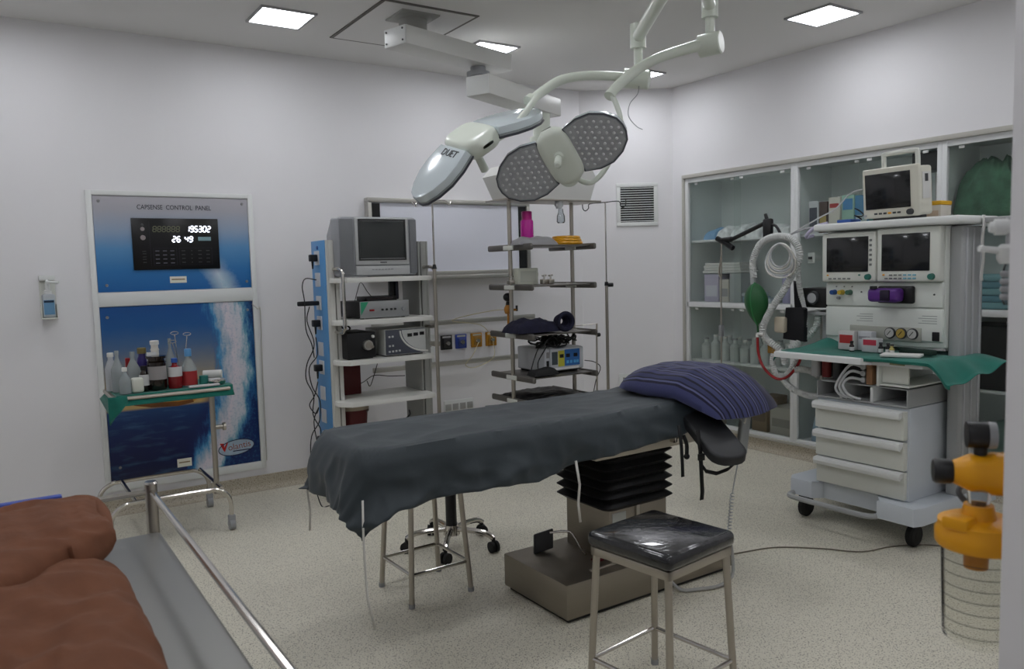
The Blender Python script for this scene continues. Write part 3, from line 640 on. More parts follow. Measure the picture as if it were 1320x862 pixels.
m = MB(); m.cyl((1.03, 4.90, ZT), (1.03, 4.90, ZT + .055), .026, .026, 16); tag(m.build('green_pot', mat('teal_pot', (40, 120, 110), .5)), 'small teal pot beside the red labelled bottle', 'pot')
t = thing('gauze_roll', 'rolled white gauze lying at the right end of the cart', 'gauze', (1.10, 4.98, ZT))
m = MB(); m.cyl((1.05, 5.0, ZT + .05), (1.15, 4.96, ZT + .05), .025, .025, 16); m.build('roll', M_PAPER, t); m = MB(); m.box(1.06, 1.14, 4.94, 5.01, ZT, ZT + .028, .01); m.build('pack', M_LABW, t)
t = thing('kidney_dish', 'small steel dish of scissors at the right of the cart', 'dish', (1.10, 4.87, ZT))
m = MB(); m.lathe([(0, 0), (.04, 0), (.05, .02), (.052, .02), (.042, -.0), (0, -.0005)], (1.10, 4.87, ZT + .001), 18, sc=(1, .6)); m.build('bowl', M_CHROME, t)
m = MB(); m.tube([(1.06, 4.87, ZT + .022), (1.14, 4.88, ZT + .03)], .003, 6); m.tube([(1.06, 4.885, ZT + .022), (1.14, 4.86, ZT + .03)], .003, 6); m.build('scissors', M_CHROME, t)

# ---------------------------------------------------------------- stretcher trolley in the foreground
SZ = .8
t = thing('stretcher_trolley', 'stainless steel patient trolley with corner post and side rail, lower left', 'trolley', (0.0, 1.5, 0))
m = MB(); m.box(-.33, .352, .70, 2.33, SZ - .03, SZ, .012, 3); m.build('top', mat('steel_sheet', (150, 150, 146), .42, .6, bump=.02, bscale=10), t)
for x, y in ((.335, 2.335), (-.31, 2.335), (.335, .72), (-.31, .72)):
    m = MB(); m.cyl((x, y, .09), (x, y, SZ + .135), .0165, .0165, 16); m.build('post', M_STEEL, t)
    m = MB(); m.cyl((x, y, SZ + .135), (x, y, SZ + .141), .0185, .015, 16); m.build('post_cap', M_CHROME, t)
    m = MB(); m.box(x - .018, x + .018, y - .016, y + .016, .06, .1, .005); m.cyl((x - .014, y, .045), (x + .014, y, .045), .045, .045, 16); m.build('castor', M_RUBBER, t)
m = MB(); m.tube([(.335, 2.335, SZ + .112), (.335, .72, SZ + .112)], .0085, 10); m.build('side_rail', M_CHROME, t)
m = MB(); m.tube([(.335, 2.335, SZ + .112), (-.31, 2.335, SZ + .112)], .0085, 10); m.build('end_rail', M_CHROME, t)
m = MB(); m.tube([(-.31, 2.335, SZ + .112), (-.31, .72, SZ + .112)], .0085, 10); m.build('side_rail', M_CHROME, t)
m = MB(); m.tube([(.335, 2.335, .25), (.335, .72, .25)], .011, 10); m.tube([(-.31, 2.335, .25), (-.31, .72, .25)], .011, 10); m.build('lower_bar', M_STEEL, t)
M_CLOTHB = mat('brown_cloth', (115, 73, 51), .92, var=.1, vscale=18, bump=.7, bscale=11)
def mound(x0, x1, y0, y1, z0, hgt, seed, rough=.012, lean=0.0, n=60, ex=3.0):
    def f(u, v):
        a = (u - .5) * 2; b = (v - .5) * 2
        e = max(abs(a), abs(b)); k = max(0.0, 1 - e ** 8)
        prof = (max(0, 1 - abs(a) ** ex) ** .42) * (max(0, 1 - abs(b) ** ex) ** .42)
        x = x0 + (x1 - x0) * (.5 + a * .5) + lean * prof; y = y0 + (y1 - y0) * (.5 + b * .5)
        w = noise.noise((x * 5 + seed, y * 5, seed)) * 1.0 + .55 * noise.noise((x * 11, y * 16 + seed, 3.1)) 
        rid = abs(noise.noise((x * 6 + y * 3, y * 9 - x * 4, seed + 7))); rid2 = abs(noise.noise((x * 15 - y * 5, y * 13 + x * 6, seed + 3)))
        z = z0 + hgt * prof + (rough * .7 * w + rough * 1.8 * (.3 - rid) + rough * .9 * (.3 - rid2)) * min(1, prof * 2)
        return (x + .012 * noise.noise((x * 7, y * 7, seed + 9)) * k, y + .012 * noise.noise((x * 7, y * 7, seed + 5)) * k, max(z, z0 + .001))
    m = MB(); m.grid(f, n, n); return m
t = thing('folded_blanket', 'crumpled brown cloth bundle heaped on the steel trolley', 'blanket', (-.06, 1.75, SZ))
mound(-.30, .215, 1.05, 2.02, SZ, .125, 2.0, .016, 0, 70, 4.0).build('lower_fold', M_CLOTHB, t, smooth=60)
def slab(u, v):
    """thick folded layer: rounded front edge that overhangs a dark crease"""
    x = -.31 + u * .51; yf = 1.70 + max(-.02, 1.25 * (x + .02)) * (1 if x < .1 else .9); yb = 2.27
    a = v * 2 * PI; c, s_ = math.cos(a), math.sin(a)
    e = max(0, 1 - abs((u - .5) * 2) ** 10) ** .4
    yc, hy = (yf + yb) / 2, (yb - yf) / 2; hz = .048 * (.25 + .75 * e)
    y = yc + math.copysign(abs(c) ** .35, c) * hy; z = SZ + .112 + math.copysign(abs(s_) ** .55, s_) * hz
    w = noise.noise((x * 7, y * 9, 3)) ; r = abs(noise.noise((x * 9 + y * 6, y * 12 - x * 5, 8))); r2 = abs(noise.noise((x * 20, y * 17, 5)))
    z += (.012 * w + .022 * (.28 - r) + .008 * (.3 - r2)) * (1 if s_ > -.2 else .3); y += .014 * noise.noise((x * 11, z * 20, 6)); x += .012 * noise.noise((y * 9, z * 16, 2))
    return (x, y, max(z, SZ + .002))
m = MB(); m.grid(slab, 60, 72); m.build('upper_fold', M_CLOTHB, t, smooth=60)
m = MB(); m.tube([(.165, 2.262, SZ + .13), (.18, 2.2, SZ + .137), (.19, 2.12, SZ + .13), (.188, 2.02, SZ + .115), (.175, 1.96, SZ + .10)], .017, 10, 5, radii=[.016, .02, .02, .017, .012]); m.build('rolled_hem', M_CLOTHB, t, smooth=60)
m = MB(); m.box(-.2, .12, 2.285, 2.31, SZ + .001, SZ + .152, .004); tag(m.build('blue_folder', mat('blue_folder', (52, 78, 170), .5)), 'blue folder edge standing behind the brown cloth', 'folder')

# ---------------------------------------------------------------- endoscopy tower
t = thing('equipment_tower', 'white shelved equipment trolley with blue power strip side, behind the table', 'equipment trolley', (2.13, 4.9, 0))
M_UP = mat('upright_white', (206, 206, 200), .4); M_SHELF = mat('shelf_cream', (218, 218, 212), .4)
m = MB(); m.box(1.785, 1.80, 4.80, 5.06, .10, 1.71, .003); m.box(1.80, 1.835, 4.80, 4.815, .10, 1.71, .003); m.box(1.842, 1.868, 4.80, 5.06, .10, 1.71, .003); m.build('upright', M_UP, t)
m = MB(); m.box(2.43, 2.445, 4.80, 5.06, .10, 1.70, .003); m.box(2.452, 2.49, 4.80, 4.815, .10, 1.70, .003); m.box(2.49, 2.505, 4.80, 5.06, .1, 1.70, .003); m.build('upright', mat('upright_grey', (150, 151, 146), .45), t)
m = MB(); m.box(1.779, 1.785, 4.81, 5.05, .25, 1.71, .002); strip = m.build('power_strip', mat('power_strip_blue', (92, 152, 206), .45), t)
SOCK = [1.60, 1.46, 1.31, 1.18, 1.01, .89, .72, .57, .42]
M_SOCK = mat('socket_white', (206, 208, 212), .45)
for k, z in enumerate(SOCK):
    m = MB(); m.box(1.772, 1.779, 4.90, 4.985, z - .045, z + .045, .003); m.build('socket', M_SOCK, strip)
m = MB(); m.cyl((1.779, 4.93, 1.665), (1.773, 4.93, 1.665), .012, .012, 12); m.build('badge', M_BLUE, strip)
def shelf(z, th, x0, x1, parent):
    m = MB(); m.prism([(x0 + .06, 4.66), (x1, 4.66), (x1 + .012, 4.70), (x1 + .012, 5.08), (x0, 5.08), (x0, 4.74)], (0, 0, z - th), (1, 0, 0), (0, 1, 0), th, .006)
    return m.build('shelf', M_SHELF, parent)
for z in (.40, .68, .945, 1.20, 1.468): shelf(z, .03, 1.80, 2.455, t)
for x0 in (1.83, 2.47):
    m = MB(); m.tube([(x0, 4.80, 1.525), (x0, 4.69, 1.525), (x0, 4.65, 1.50), (x0, 4.645, 1.46), (x0, 4.645, 1.19), (x0, 4.65, 1.15), (x0, 4.69, 1.125), (x0, 4.80, 1.125)], .011, 10, 3); m.build('grab_handle', M_CHROME, t)
m = MB(); m.box(1.78, 2.5, 4.66, 5.12, .09, .13, .01); m.build('base', M_UP, t)
for x, y in ((1.80, 4.70), (1.80, 5.08), (2.47, 4.70), (2.47, 5.08)):
    m = MB(); m.box(x - .018, x + .018, y - .02, y + .02, .06, .095, .005); m.cyl((x - .014, y, .04), (x + .014, y, .04), .04, .04, 18); m.build('castor', mat('castor_grey', (176, 178, 178), .5), t)
m = MB(); m.tube([(2.452, 4.61, .14), (2.452, 4.61, 1.52)], .0125, 12); m.build('drip_pole', M_STEEL, t)
m = MB(); m.tube([(2.452, 4.61, 1.52), (2.452, 4.61, 1.935)], .006, 8); m.tube([(2.30, 4.61, 1.945), (2.33, 4.61, 1.915), (2.345, 4.61, 1.94), (2.452, 4.61, 1.95), (2.55, 4.61, 1.958), (2.575, 4.61, 1.93), (2.595, 4.61, 1.955)], .004, 6, 4); m.build('hook_rod', M_CHROME, t)
for z in (.25, 1.0): 
    m = MB(); m.box(2.43, 2.475, 4.60, 4.68, z, z + .03, .004); m.build('pole_bracket', M_STEEL, t)
m = MB(); m.cyl((2.452, 4.61, 1.51), (2.452, 4.61, 1.54), .017, .01, 12); m.build('collar', M_BLACK, t)

# CRT television
t = thing('television', 'silver tube television with dark green screen on top of the equipment trolley', 'television', (2.1, 4.85, 1.468))
M_TV = mat('tv_silver', (150, 152, 156), .4); M_TVF = mat('tv_front', (186, 188, 188), .38)
Z0 = 1.474
m = MB(); m.box(1.835, 2.375, 4.70, 4.85, Z0, Z0 + .378, .02, 3)
vs = []
ring0 = [(1.845, 4.85, Z0 + .01), (2.365, 4.85, Z0 + .01), (2.365, 4.85, Z0 + .365), (1.845, 4.85, Z0 + .365)]; ring1 = [(1.93, 5.16, Z0 + .04), (2.28, 5.16, Z0 + .04), (2.28, 5.16, Z0 + .28), (1.93, 5.16, Z0 + .28)]
A = [m.bm.verts.new(p) for p in ring0]; B = [m.bm.verts.new(p) for p in ring1]
for i in range(4): m.bm.faces.new((A[i], A[(i + 1) % 4], B[(i + 1) % 4], B[i]))
m.bm.faces.new(B); m.build('housing', M_TV, t)
m = MB(); m.box(1.94, 2.31, 4.69, 4.71, Z0 + .072, Z0 + .372, .006); m.box(1.94, 2.31, 4.685, 4.71, Z0 + .008, Z0 + .066, .004); m.build('bezel', M_TVF, t)
def crt(u, v):
    a, b = u * 2 - 1, v * 2 - 1
    return (2.125 + .155 * a, 4.6885 - .006 * (1 - a * a) * (1 - b * b), Z0 + .232 + .118 * b)
m = MB(); m.grid(crt, 16, 12); m.build('screen', mat('crt_glass', (36, 42, 40), .12, coat=.5), t)
m = MB(); x0, x1, z0, z1 = 1.97, 2.28, Z0 + .111, Z0 + .353; w = .01
for q in ((x0 - w, x1 + w, z0 - w, z0), (x0 - w, x1 + w, z1, z1 + w), (x0 - w, x0, z0, z1), (x1, x1 + w, z0, z1)): m.box(q[0], q[1], 4.684, 4.70, q[2], q[3], .002)
m.build('screen_surround', mat('crt_surround', (40, 42, 42), .4), t)
for x0, x1 in ((1.838, 1.93), (2.32, 2.372)):
    m = MB(); m.box(x0, x1, 4.692, 4.71, Z0 + .012, Z0 + .366, .008); m.build('speaker_grille', mat('tv_grille', (122, 124, 128), .5, bump=.2, bscale=500), t)
for k in range(7):
    m = MB(); m.box(2.045 + k * .022, 2.06 + k * .022, 4.681, 4.687, Z0 + .04, Z0 + .046, .001); m.build('button', M_GREYP, t)
m = MB(); m.box(2.105, 2.15, 4.687, 4.691, Z0 + .084, Z0 + .091); m.build('maker_badge', M_DGREY, t, smooth=0)

# devices on the trolley shelves
t = thing('camera_control_unit', 'black cased unit with silver front and green corner, on the trolley', 'device', (2.13, 4.9, 1.20))
m = MB(); m.box(1.965, 2.305, 4.72, 5.06, 1.205, 1.312, .003); m.build('case', mat('case_black', (34, 34, 35), .5), t)
m = MB(); m.box(1.963, 2.307, 4.712, 4.722, 1.206, 1.314, .002); fp = m.build('front_panel', mat('silver_panel', (158, 160, 160), .35, .3), t)
m = MB(); m.prism([(1.967, 1.225), (1.967, 1.31), (2.02, 1.31)], (0, 4.7118, 0), (1, 0, 0), (0, 0, 1), .0006); m.build('green_corner', mat('green_print', (46, 150, 110), .4), fp, smooth=0)
m = MB(); m.box(2.025, 2.058, 4.706, 4.713, 1.25, 1.262, .002); m.build('switch', M_RED, fp)
for x in (2.115, 2.145, 2.178, 2.205): 
    m = MB(); m.cyl((x, 4.713, 1.257), (x, 4.703, 1.257), .0075, .0065, 12); m.build('button', M_BLACK, fp)
m = MB(); m.cyl((2.265, 4.713, 1.257), (2.265, 4.70, 1.257), .014, .013, 16); m.build('connector', M_GREYP, fp)
for x in (1.99, 2.28):
    for y in (4.75, 5.03):
        m = MB(); m.cyl((x, y, 1.2), (x, y, 1.206), .012, .012, 10); m.build('foot', M_RUBBER, t)
t = thing('set_top_box', 'flat black box on top of the silver fronted unit', 'device', (2.14, 4.84, 1.313))
m = MB(); m.box(2.03, 2.245, 4.76, 4.93, 1.314, 1.342, .003); m.build('case', M_BLACK, t)
m = MB(); m.box(2.05, 2.22, 4.758, 4.761, 1.32, 1.334); m.build('front', mat('smoked_front', (34, 20, 22), .2), t, smooth=0)
t = thing('power_adapter', 'upright black adapter bricks below the television shelf', 'adapter', (2.29, 4.9, 1.313))
m = MB(); m.box(2.255, 2.285, 4.88, 4.92, 1.314, 1.435, .005); m.build('brick', M_BLACK, t); m = MB(); m.box(2.292, 2.318, 4.88, 4.92, 1.314, 1.435, .005); m.build('brick', mat('adapter_navy', (40, 40, 56), .5), t)
t = thing('light_source', 'black box light source with round chrome connector on the trolley', 'device', (1.96, 4.87, .945))
m = MB(); m.box(1.865, 2.06, 4.71, 5.02, .952, 1.118, .006); m.build('case', mat('matt_black', (22, 22, 24), .5), t)
m = MB(); m.cyl((2.0, 4.71, 1.035), (2.0, 4.685, 1.035), .034, .031, 24); c_ = m.build('connector', M_ALU, t)
m = MB(); m.cyl((2.0, 4.685, 1.035), (2.0, 4.68, 1.035), .02, .02, 20); m.cyl((2.022, 4.69, 1.025), (2.022, 4.674, 1.025), .01, .01, 12); m.build('socket_ring', M_STEEL, c_)
m = MB(); m.cyl((2.038, 4.71, 1.088), (2.038, 4.695, 1.088), .01, .009, 14); m.build('knob', M_CAPW, t)
m = MB(); m.box(1.88, 2.045, 4.73, 5.0, .945, .953); m.build('feet', M_RUBBER, t)
t = thing('insufflator', 'white device with dark front and white curved graphic, on the trolley', 'device', (2.27, 4.88, .945))
m = MB(); m.box(2.125, 2.425, 4.715, 5.03, .953, 1.125, .005); m.build('case', mat('device_white', (200, 202, 198), .45), t)
m = MB(); m.box(2.13, 2.42, 4.708, 4.718, .958, 1.12, .002); fp = m.build('front_panel', mat('front_slate', (74, 78, 90), .4), t)
arc = [(2.245 + .20 * (1 - math.cos(a)), 1.115 - .145 * math.sin(a)) for a in [k * PI / 2 / 12 for k in range(13)]]
m = MB(); m.prism([(x, z) for x, z in arc] + [(2.418, .972), (2.418, 1.115)], (0, 4.7078, 0), (1, 0, 0), (0, 0, 1), .0006); m.build('pale_field', mat('front_pale', (196, 198, 196), .4), fp, smooth=0)
m = MB(); m.tube([(x - .012, 4.707, z - .004) for x, z in arc], .006, 6); m.build('curve_stripe', M_CAPW, fp)
for k in range(3):
    m = MB(); m.box(2.285 + k * .045, 2.318 + k * .045, 4.7045, 4.708, 1.068 + k * .003, 1.09 + k * .003, .001); m.build('display', M_BLACK, fp)
for x, z in ((2.155, 1.075), (2.178, 1.076), (2.155, 1.015), (2.178, 1.016)) + tuple((2.153 + k * .024, .978 + k * .001) for k in range(4)):
    m = MB(); m.box(x - .007, x + .007, 4.704, 4.709, z - .006, z + .006, .0015); m.build('button', mat('button_pale', (186, 188, 188), .4), fp)
m = MB(); m.box(2.14, 2.41, 4.74, 5.01, .945, .954); m.build('feet', M_RUBBER, t)
M_DRED = mat('dark_red', (86, 22, 24), .5)
m = MB(); m.box(1.90, 2.06, 4.98, 5.06, .681, .90, .006); tag(m.build('red_carton', M_DRED), 'dark red box at the back of the empty trolley shelf', 'box')
t = thing('red_bucket', 'dark red bin with beige rim on the lowest trolley shelf', 'bin', (1.97, 4.95, .40))
m = MB(); m.lathe([(0, .001), (.085, .001), (.10, .20), (.095, .20), (.08, .012), (0, .012)], (1.97, 4.93, .40), 24); m.build('body', M_DRED, t)
m = MB(); m.lathe([(.098, .195), (.108, .195), (.108, .225), (.098, .225), (.098, .195)], (1.97, 4.93, .40), 24); m.build('rim', mat('rim_beige', (170, 158, 140), .5), t)
m = MB(); m.sphere((2.02, 4.90, .585), .05, (1, 1, .5)); m.build('bag', M_CLEAR, t)
def cable(name, label, pts, r=.0035, material=None, sub=5, cat='cable', group=None):
    m = MB(); m.tube(pts, r, 6, sub); return tag(m.build(name, material or M_CABLE_K), label, cat, group)
def plug(x, y, z, s=1.0):
    m = MB(); m.box(x - .05 * s, x, y - .02, y + .02, z - .022, z + .022, .006); m.cyl((x - .03, y, z - .02), (x - .03, y, z - .07), .008, .005, 8); return m
for k, i in enumerate((0, 3, 5, 8)):
    z = SOCK[i]; lab = ['black plug in the topmost socket of the blue power strip', 'black plug in the middle of the blue power strip', 'black plug in the lower part of the blue power strip', 'black plug near the foot of the blue power strip'][k]
    tag(plug(1.771, 4.93, z).build('power_plug', M_BLACK), lab, 'plug', 'plugs in the blue power strip')
m = MB(); m.box(1.63, 1.771, 4.915, 4.945, 1.295, 1.325, .008); tag(m.build('inline_adapter', M_BLACK), 'horizontal black plug adapter sticking out of the blue strip', 'plug')
cable('power_cable', 'black cable looping out beside the upper blue strip', [(1.76, 4.93, 1.46), (1.68, 4.90, 1.47), (1.65, 4.88, 1.42), (1.66, 4.88, 1.32), (1.66, 4.88, 1.15), (1.70, 4.90, 1.05), (1.72, 4.92, .96)])
cable('power_cable', 'black cable hanging in a long bow left of the blue strip', [(1.70, 4.91, 1.29), (1.67, 4.88, 1.2), (1.71, 4.88, 1.05), (1.65, 4.86, .93), (1.64, 4.86, .83), (1.69, 4.88, .72), (1.68, 4.88, .6), (1.73, 4.9, .5), (1.74, 4.92, .44)])
cable('power_cable', 'black cable crossing the lower blue strip', [(1.74, 4.93, 1.09), (1.735, 4.90, .98), (1.67, 4.88, .90), (1.68, 4.87, .78), (1.73, 4.88, .68), (1.72, 4.88, .55), (1.66, 4.87, .46), (1.65, 4.87, .3), (1.68, 4.88, .1)])
cable('power_cable', 'black cable tangled low beside the blue strip', [(1.74, 4.93, .80), (1.70, 4.89, .72), (1.66, 4.88, .66), (1.70, 4.88, .6), (1.72, 4.88, .64), (1.68, 4.87, .55), (1.70, 4.87, .35), (1.66, 4.86, .2), (1.69, 4.84, .012), (1.73, 4.8, .008)])
cable('video_cable', 'thin black cable forming a peak under the television shelf', [(1.965, 4.8, 1.315), (1.985, 4.8, 1.38), (2.02, 4.82, 1.437), (2.05, 4.8, 1.38), (2.08, 4.8, 1.343)], .0025, sub=3)
cable('video_cable', 'thin black cable drooping behind the empty trolley shelf', [(2.0, 5.065, .735), (2.1, 5.07, .74), (2.2, 5.09, .78), (2.32, 5.09, .765), (2.425, 5.06, .76)], .003)
cable('video_cable', 'black cable rising from the empty shelf to the white device', [(2.11, 5.0, .76), (2.14, 5.02, .72), (2.19, 5.05, .80), (2.24, 5.07, .915)], .003)
cable('video_cable', 'coiled black cables behind the black light source', [(1.90, 5.0, 1.12), (1.92, 4.98, 1.155), (1.95, 4.97, 1.13), (1.96, 4.98, 1.16), (1.99, 4.97, 1.135), (2.0, 5.0, 1.12)], .006)
cable('video_cable', 'grey and black leads coiled on the lowest trolley shelf', [(2.15, 4.95, .405), (2.22, 4.9, .47), (2.3, 4.92, .43), (2.22, 4.98, .41), (2.17, 4.92, .46), (2.28, 4.88, .47), (2.38, 4.92, .5), (2.42, 5.0, .52)], .005)

# ---------------------------------------------------------------- ceiling pendant with shelves
t = thing('ceiling_pendant', 'white ceiling pendant with two jointed arms and hanging steel shelves', 'pendant', (2.2, 4.33, H))
M_PEN = mat('pendant_white', (214, 214, 210), .4)
m = MB(); m.lathe([(0, H - .001), (.115, H - .001), (.115, H - .02), (.085, H - .03), (.085, 2.90), (0, 2.90)], (2.235, 4.37, 0), 28); m.box(2.11, 2.36, 4.25, 4.49, H - .018, H - .001, .004); m.build('ceiling_mount', mat('mount_grey', (158, 158, 152), .5), t)
a1 = math.radians(15.7); a2 = math.radians(25)
M1 = Matrix.Translation((2.05, 4.24, 0)) @ Matrix.Rotation(a1, 4, 'Z')
m = MB(M1); m.box(.004, .93, -.093, .093, 2.798, 2.905, .006); a_ = m.build('upper_arm', M_PEN, t)
m = MB(M1); m.box(-.003, .005, -.09, .09, 2.80, 2.903, .003); m.build('end_plate', M_WHITE, a_)
for yy, zz in ((-.07, 2.82), (.07, 2.885), (.07, 2.82), (-.07, 2.885)):
    m = MB(M1); m.cyl((-.003, yy, zz), (-.007, yy, zz), .006, .006, 8); m.build('screw', M_DGREY, a_)
m = MB(M1); m.cyl((.70, 0, 2.68), (.70, 0, 2.80), .05, .05, 24); m.cyl((.70, 0, 2.74), (.70, 0, 2.765), .075, .075, 24); m.build('joint', M_GREYP, t)
M2 = Matrix.Translation((2.565, 4.185, 0)) @ Matrix.Rotation(a2, 4, 'Z')
m = MB(M2); m.box(.004, .93, -.085, .085, 2.56, 2.68, .006); a_ = m.build('lower_arm', M_PEN, t)
m = MB(M2); m.box(-.003, .005, -.082, .082, 2.562, 2.678, .003); m.build('end_plate', M_WHITE, a_)
hx, hy = 3.27, 4.50
m = MB(); m.cyl((hx, hy, 2.38), (hx, hy, 2.56), .06, .06, 24); m.cyl((hx, hy, 2.25), (hx, hy, 2.40), .085, .085, 28); m.cyl((hx, hy, 2.18), (hx, hy, 2.26), .06, .06, 24); m.build('column', M_LAMP, t)
m = MB(); m.prism([(2.93, 1.965), (3.60, 1.965), (3.66, 2.12), (3.62, 2.19), (2.92, 2.19), (2.85, 2.12)], (0, 4.62, 0), (1, 0, 0), (0, 0, 1), .24, .01); hd = m.build('service_head', M_PEN, t)
m = MB(); m.box(2.88, 3.68, 4.36, 4.64, 1.955, 1.966, .002); m.build('head_plate', M_STEEL, t)
for px in (2.98, 3.515):
    m = MB(); m.tube([(px, 4.5, .58), (px, 4.5, 1.958)], .0145, 14); m.build('pole', M_STEEL, t)
SHZ = (1.655, 1.385, 1.055, .765, .60)
M_SHF = mat('shelf_steel', (120, 116, 110), .35, .8); M_RAILD = mat('shelf_rail_grey', (108, 105, 100), .4, .5)
for k, z in enumerate(SHZ):
    m = MB(); m.box(2.985, 3.51, 4.28, 4.74, z - .012, z - .002, .003); sh = m.build('shelf', M_SHF, t)
    for px in (2.98, 3.515):
        m = MB(); m.box(px - .012, px + .012, 4.235, 4.775, z - .035, z + .008, .018, 3); m.build('side_rail', M_RAILD, sh)
        m = MB(); m.box(px - .02, px + .02, 4.44, 4.56, z - .03, z + .0, .004); m.build('clamp', M_OFFW, sh)
m = MB(); m.tube([(3.535, 4.27, .62), (3.535, 4.26, 1.10)], .006, 8); m.tube([(3.535, 4.26, 1.098), (3.40, 4.30, 1.092), (3.30, 4.34, 1.085)], .0025, 6); m.build('line_holder', M_STEEL, t)
m = MB(); m.cyl((3.535, 4.262, 1.02), (3.56, 4.262, 1.02), .014, .014, 10); m.build('clamp_knob', M_BLACK, t)
m = MB(); m.cyl((3.33, 4.40, 1.905), (3.33, 4.40, 1.956), .02, .03, 14); m.cyl((3.30, 4.40, 1.93), (3.36, 4.40, 1.93), .012, .012, 10); m.build('outlet', M_LGREY, t)
m = MB(); m.lathe([(.016, 0), (.02, -.03), (.028, -.05), (.03, -.09), (.022, -.1), (0, -.1)], (3.345, 4.40, 1.905), 14); m.build('hanging_cup', M_CLEAR, t)

# things on the pendant shelves
t = thing('drinking_bottle', 'magenta plastic bottle standing on the top pendant shelf', 'bottle', (3.125, 4.5, SHZ[0]))
m = MB(); m.lathe([(0, 0), (.042, 0), (.045, .006), (.045, .165), (.04, .175), (0, .175)], (3.125, 4.5, SHZ[0]), 20); m.build('body', mat('magenta_plastic', (214, 40, 170), .25, trans=.3), t)
m = MB(); m.lathe([(0, .175), (.036, .175), (.036, .232), (.03, .236), (0, .236)], (3.125, 4.5, SHZ[0]), 20); m.build('cap', mat('magenta_cap', (176, 22, 120), .35), t)
t = thing('tubing_pack', 'clear plastic tubing packet beside the magenta bottle', 'packet', (3.1, 4.44, SHZ[0]))
mound(2.94, 3.27, 4.33, 4.44, SHZ[0], .055, 3, .012, n=24).build('packet', mat('foggy_plastic', (170, 170, 172), .35, trans=.3), t)
t = thing('yellow_tape_roll', 'amber yellow tubing coil at the right of the top pendant shelf', 'coil', (3.41, 4.45, SHZ[0]))
m = MB()
for k in range(3): m.tube([(3.41 + (.115 - .012 * k) * math.cos(a), 4.43 + .085 * math.sin(a), SHZ[0] + .014 + k * .018) for a in [2 * PI * i / 28 for i in range(28)]], .013, 8, closed=True)
m.build('coil', mat('amber_tubing', (220, 160, 30), .3), t)
t = thing('instrument_tray', 'cream box standing on the second pendant shelf by the left pole', 'box', (3.08, 4.5, SHZ[1]))
m = MB(); m.box(3.0, 3.17, 4.44, 4.50, SHZ[1], SHZ[1] + .115, .006); m.build('body', mat('cream_box', (196, 198, 184), .45), t); m = MB(); m.box(3.02, 3.15, 4.437, 4.441, SHZ[1] + .02, SHZ[1] + .095); m.build('door', mat('cream_door', (178, 180, 168), .4), t, smooth=0)
for k, (x, y, d_) in enumerate(((2.93, 4.42, 1), (3.19, 4.40, 1), (3.23, 4.38, -1))):
    t = thing('rail_clamp', ['steel clamp at the left end of the second pendant shelf', 'steel clamp right of the cream box', 'small steel clamp at the middle of the second pendant shelf'][k], 'clamp', (x, y, SHZ[1]), 0, 'clamps on the pendant shelf')
    m = MB(); m.box(x - .025, x + .02, y - .02, y + .02, SHZ[1] + .001 if k else SHZ[1] + .009, SHZ[1] + .035, .005); m.build('jaw', M_STEEL, t); m = MB(); m.cyl((x, y, SHZ[1] + .03), (x, y, SHZ[1] + .06), .006, .006, 8); m.cyl((x - .018, y, SHZ[1] + .06), (x + .018, y, SHZ[1] + .062), .005, .005, 8); m.build('screw', M_CHROME, t)
t = thing('regulator', 'yellow gas regulator with black knob by the left pendant pole', 'regulator', (3.02, 4.62, SHZ[2]))
z = SHZ[2]
m = MB(); m.cyl((3.03, 4.62, z), (3.03, 4.62, z + .14), .008, .008, 12); m.lathe([(0, .125), (.022, .13), (.028, .15), (.028, .17), (.016, .19), (0, .19)], (3.03, 4.62, z), 16); m.cyl((3.03, 4.62, z + .155), (3.09, 4.60, z + .155), .010, .008, 10); m.build('body', mat('regulator_amber', (176, 118, 40), .4), t)
m = MB(); m.cyl((3.03, 4.62, z + .19), (3.03, 4.62, z + .215), .016, .012, 12); m.sphere((3.03, 4.62, z + .245), .034, (1, 1, .9)); m.build('knob', M_BLACK, t)
m = MB(); m.cyl((3.09, 4.60, z + .145), (3.09, 4.60, z + .185), .008, .008, 8); m.build('nozzle', M_DGREY, t)
M_NAVYC = mat('navy_cloth', (26, 26, 48), .9, var=.3, vscale=20, bump=.3, bscale=90)
t = thing('pressure_cuff', 'bundle of navy pressure cuffs rolled up on the third pendant shelf', 'cuff', (3.15, 4.45, SHZ[2]))
mound(2.90, 3.28, 4.30, 4.52, SHZ[2] + .009, .085, 4, .016, n=30).build('folded_cuff', M_NAVYC, t)
m = MB()
for k in range(3): m.tube([(3.29 + (.062 - .011 * k) * math.cos(a), 4.30 + .03 * k, SHZ[2] + .072 + (.056 - .011 * k) * math.sin(a)) for a in [2 * PI * i / 24 for i in range(24)]], .016, 8, closed=True)
m.build('rolled_cuff', M_NAVYC, t)
# electrosurgical unit
z = SHZ[3]
t = thing('electrosurgical_unit', 'white electrosurgical generator with blue and yellow front on the lower pendant shelf', 'device', (3.2, 4.45, z))
m = MB(); m.box(3.165, 3.50, 4.38, 4.72, z + .012, z + .175, .012, 3); m.build('case', mat('esu_white', (206, 208, 212), .4), t)
for x in (3.20, 3.45):
    m = MB(); m.box(x - .02, x + .02, 4.4, 4.70, z, z + .014, .003); m.build('foot', M_RUBBER, t)
m = MB(); m.box(3.205, 3.495, 4.366, 4.384, z + .02, z + .17, .006); fp = m.build('front_panel', mat('esu_front', (196, 200, 204), .4), t)
def patch(nm, x0, x1, z0, z1, mm, par, y=4.3655, d=.0012):
    m = MB(); m.box(x0, x1, y - d, y, z + z0, z + z1); return m.build(nm, mm, par, smooth=0)
patch('meter', 3.215, 3.265, .06, .15, mat('esu_dark', (70, 80, 84), .3), fp); patch('yellow_field', 3.27, 3.325, .045, .155, mat('esu_yellow', (196, 190, 70), .4), fp)
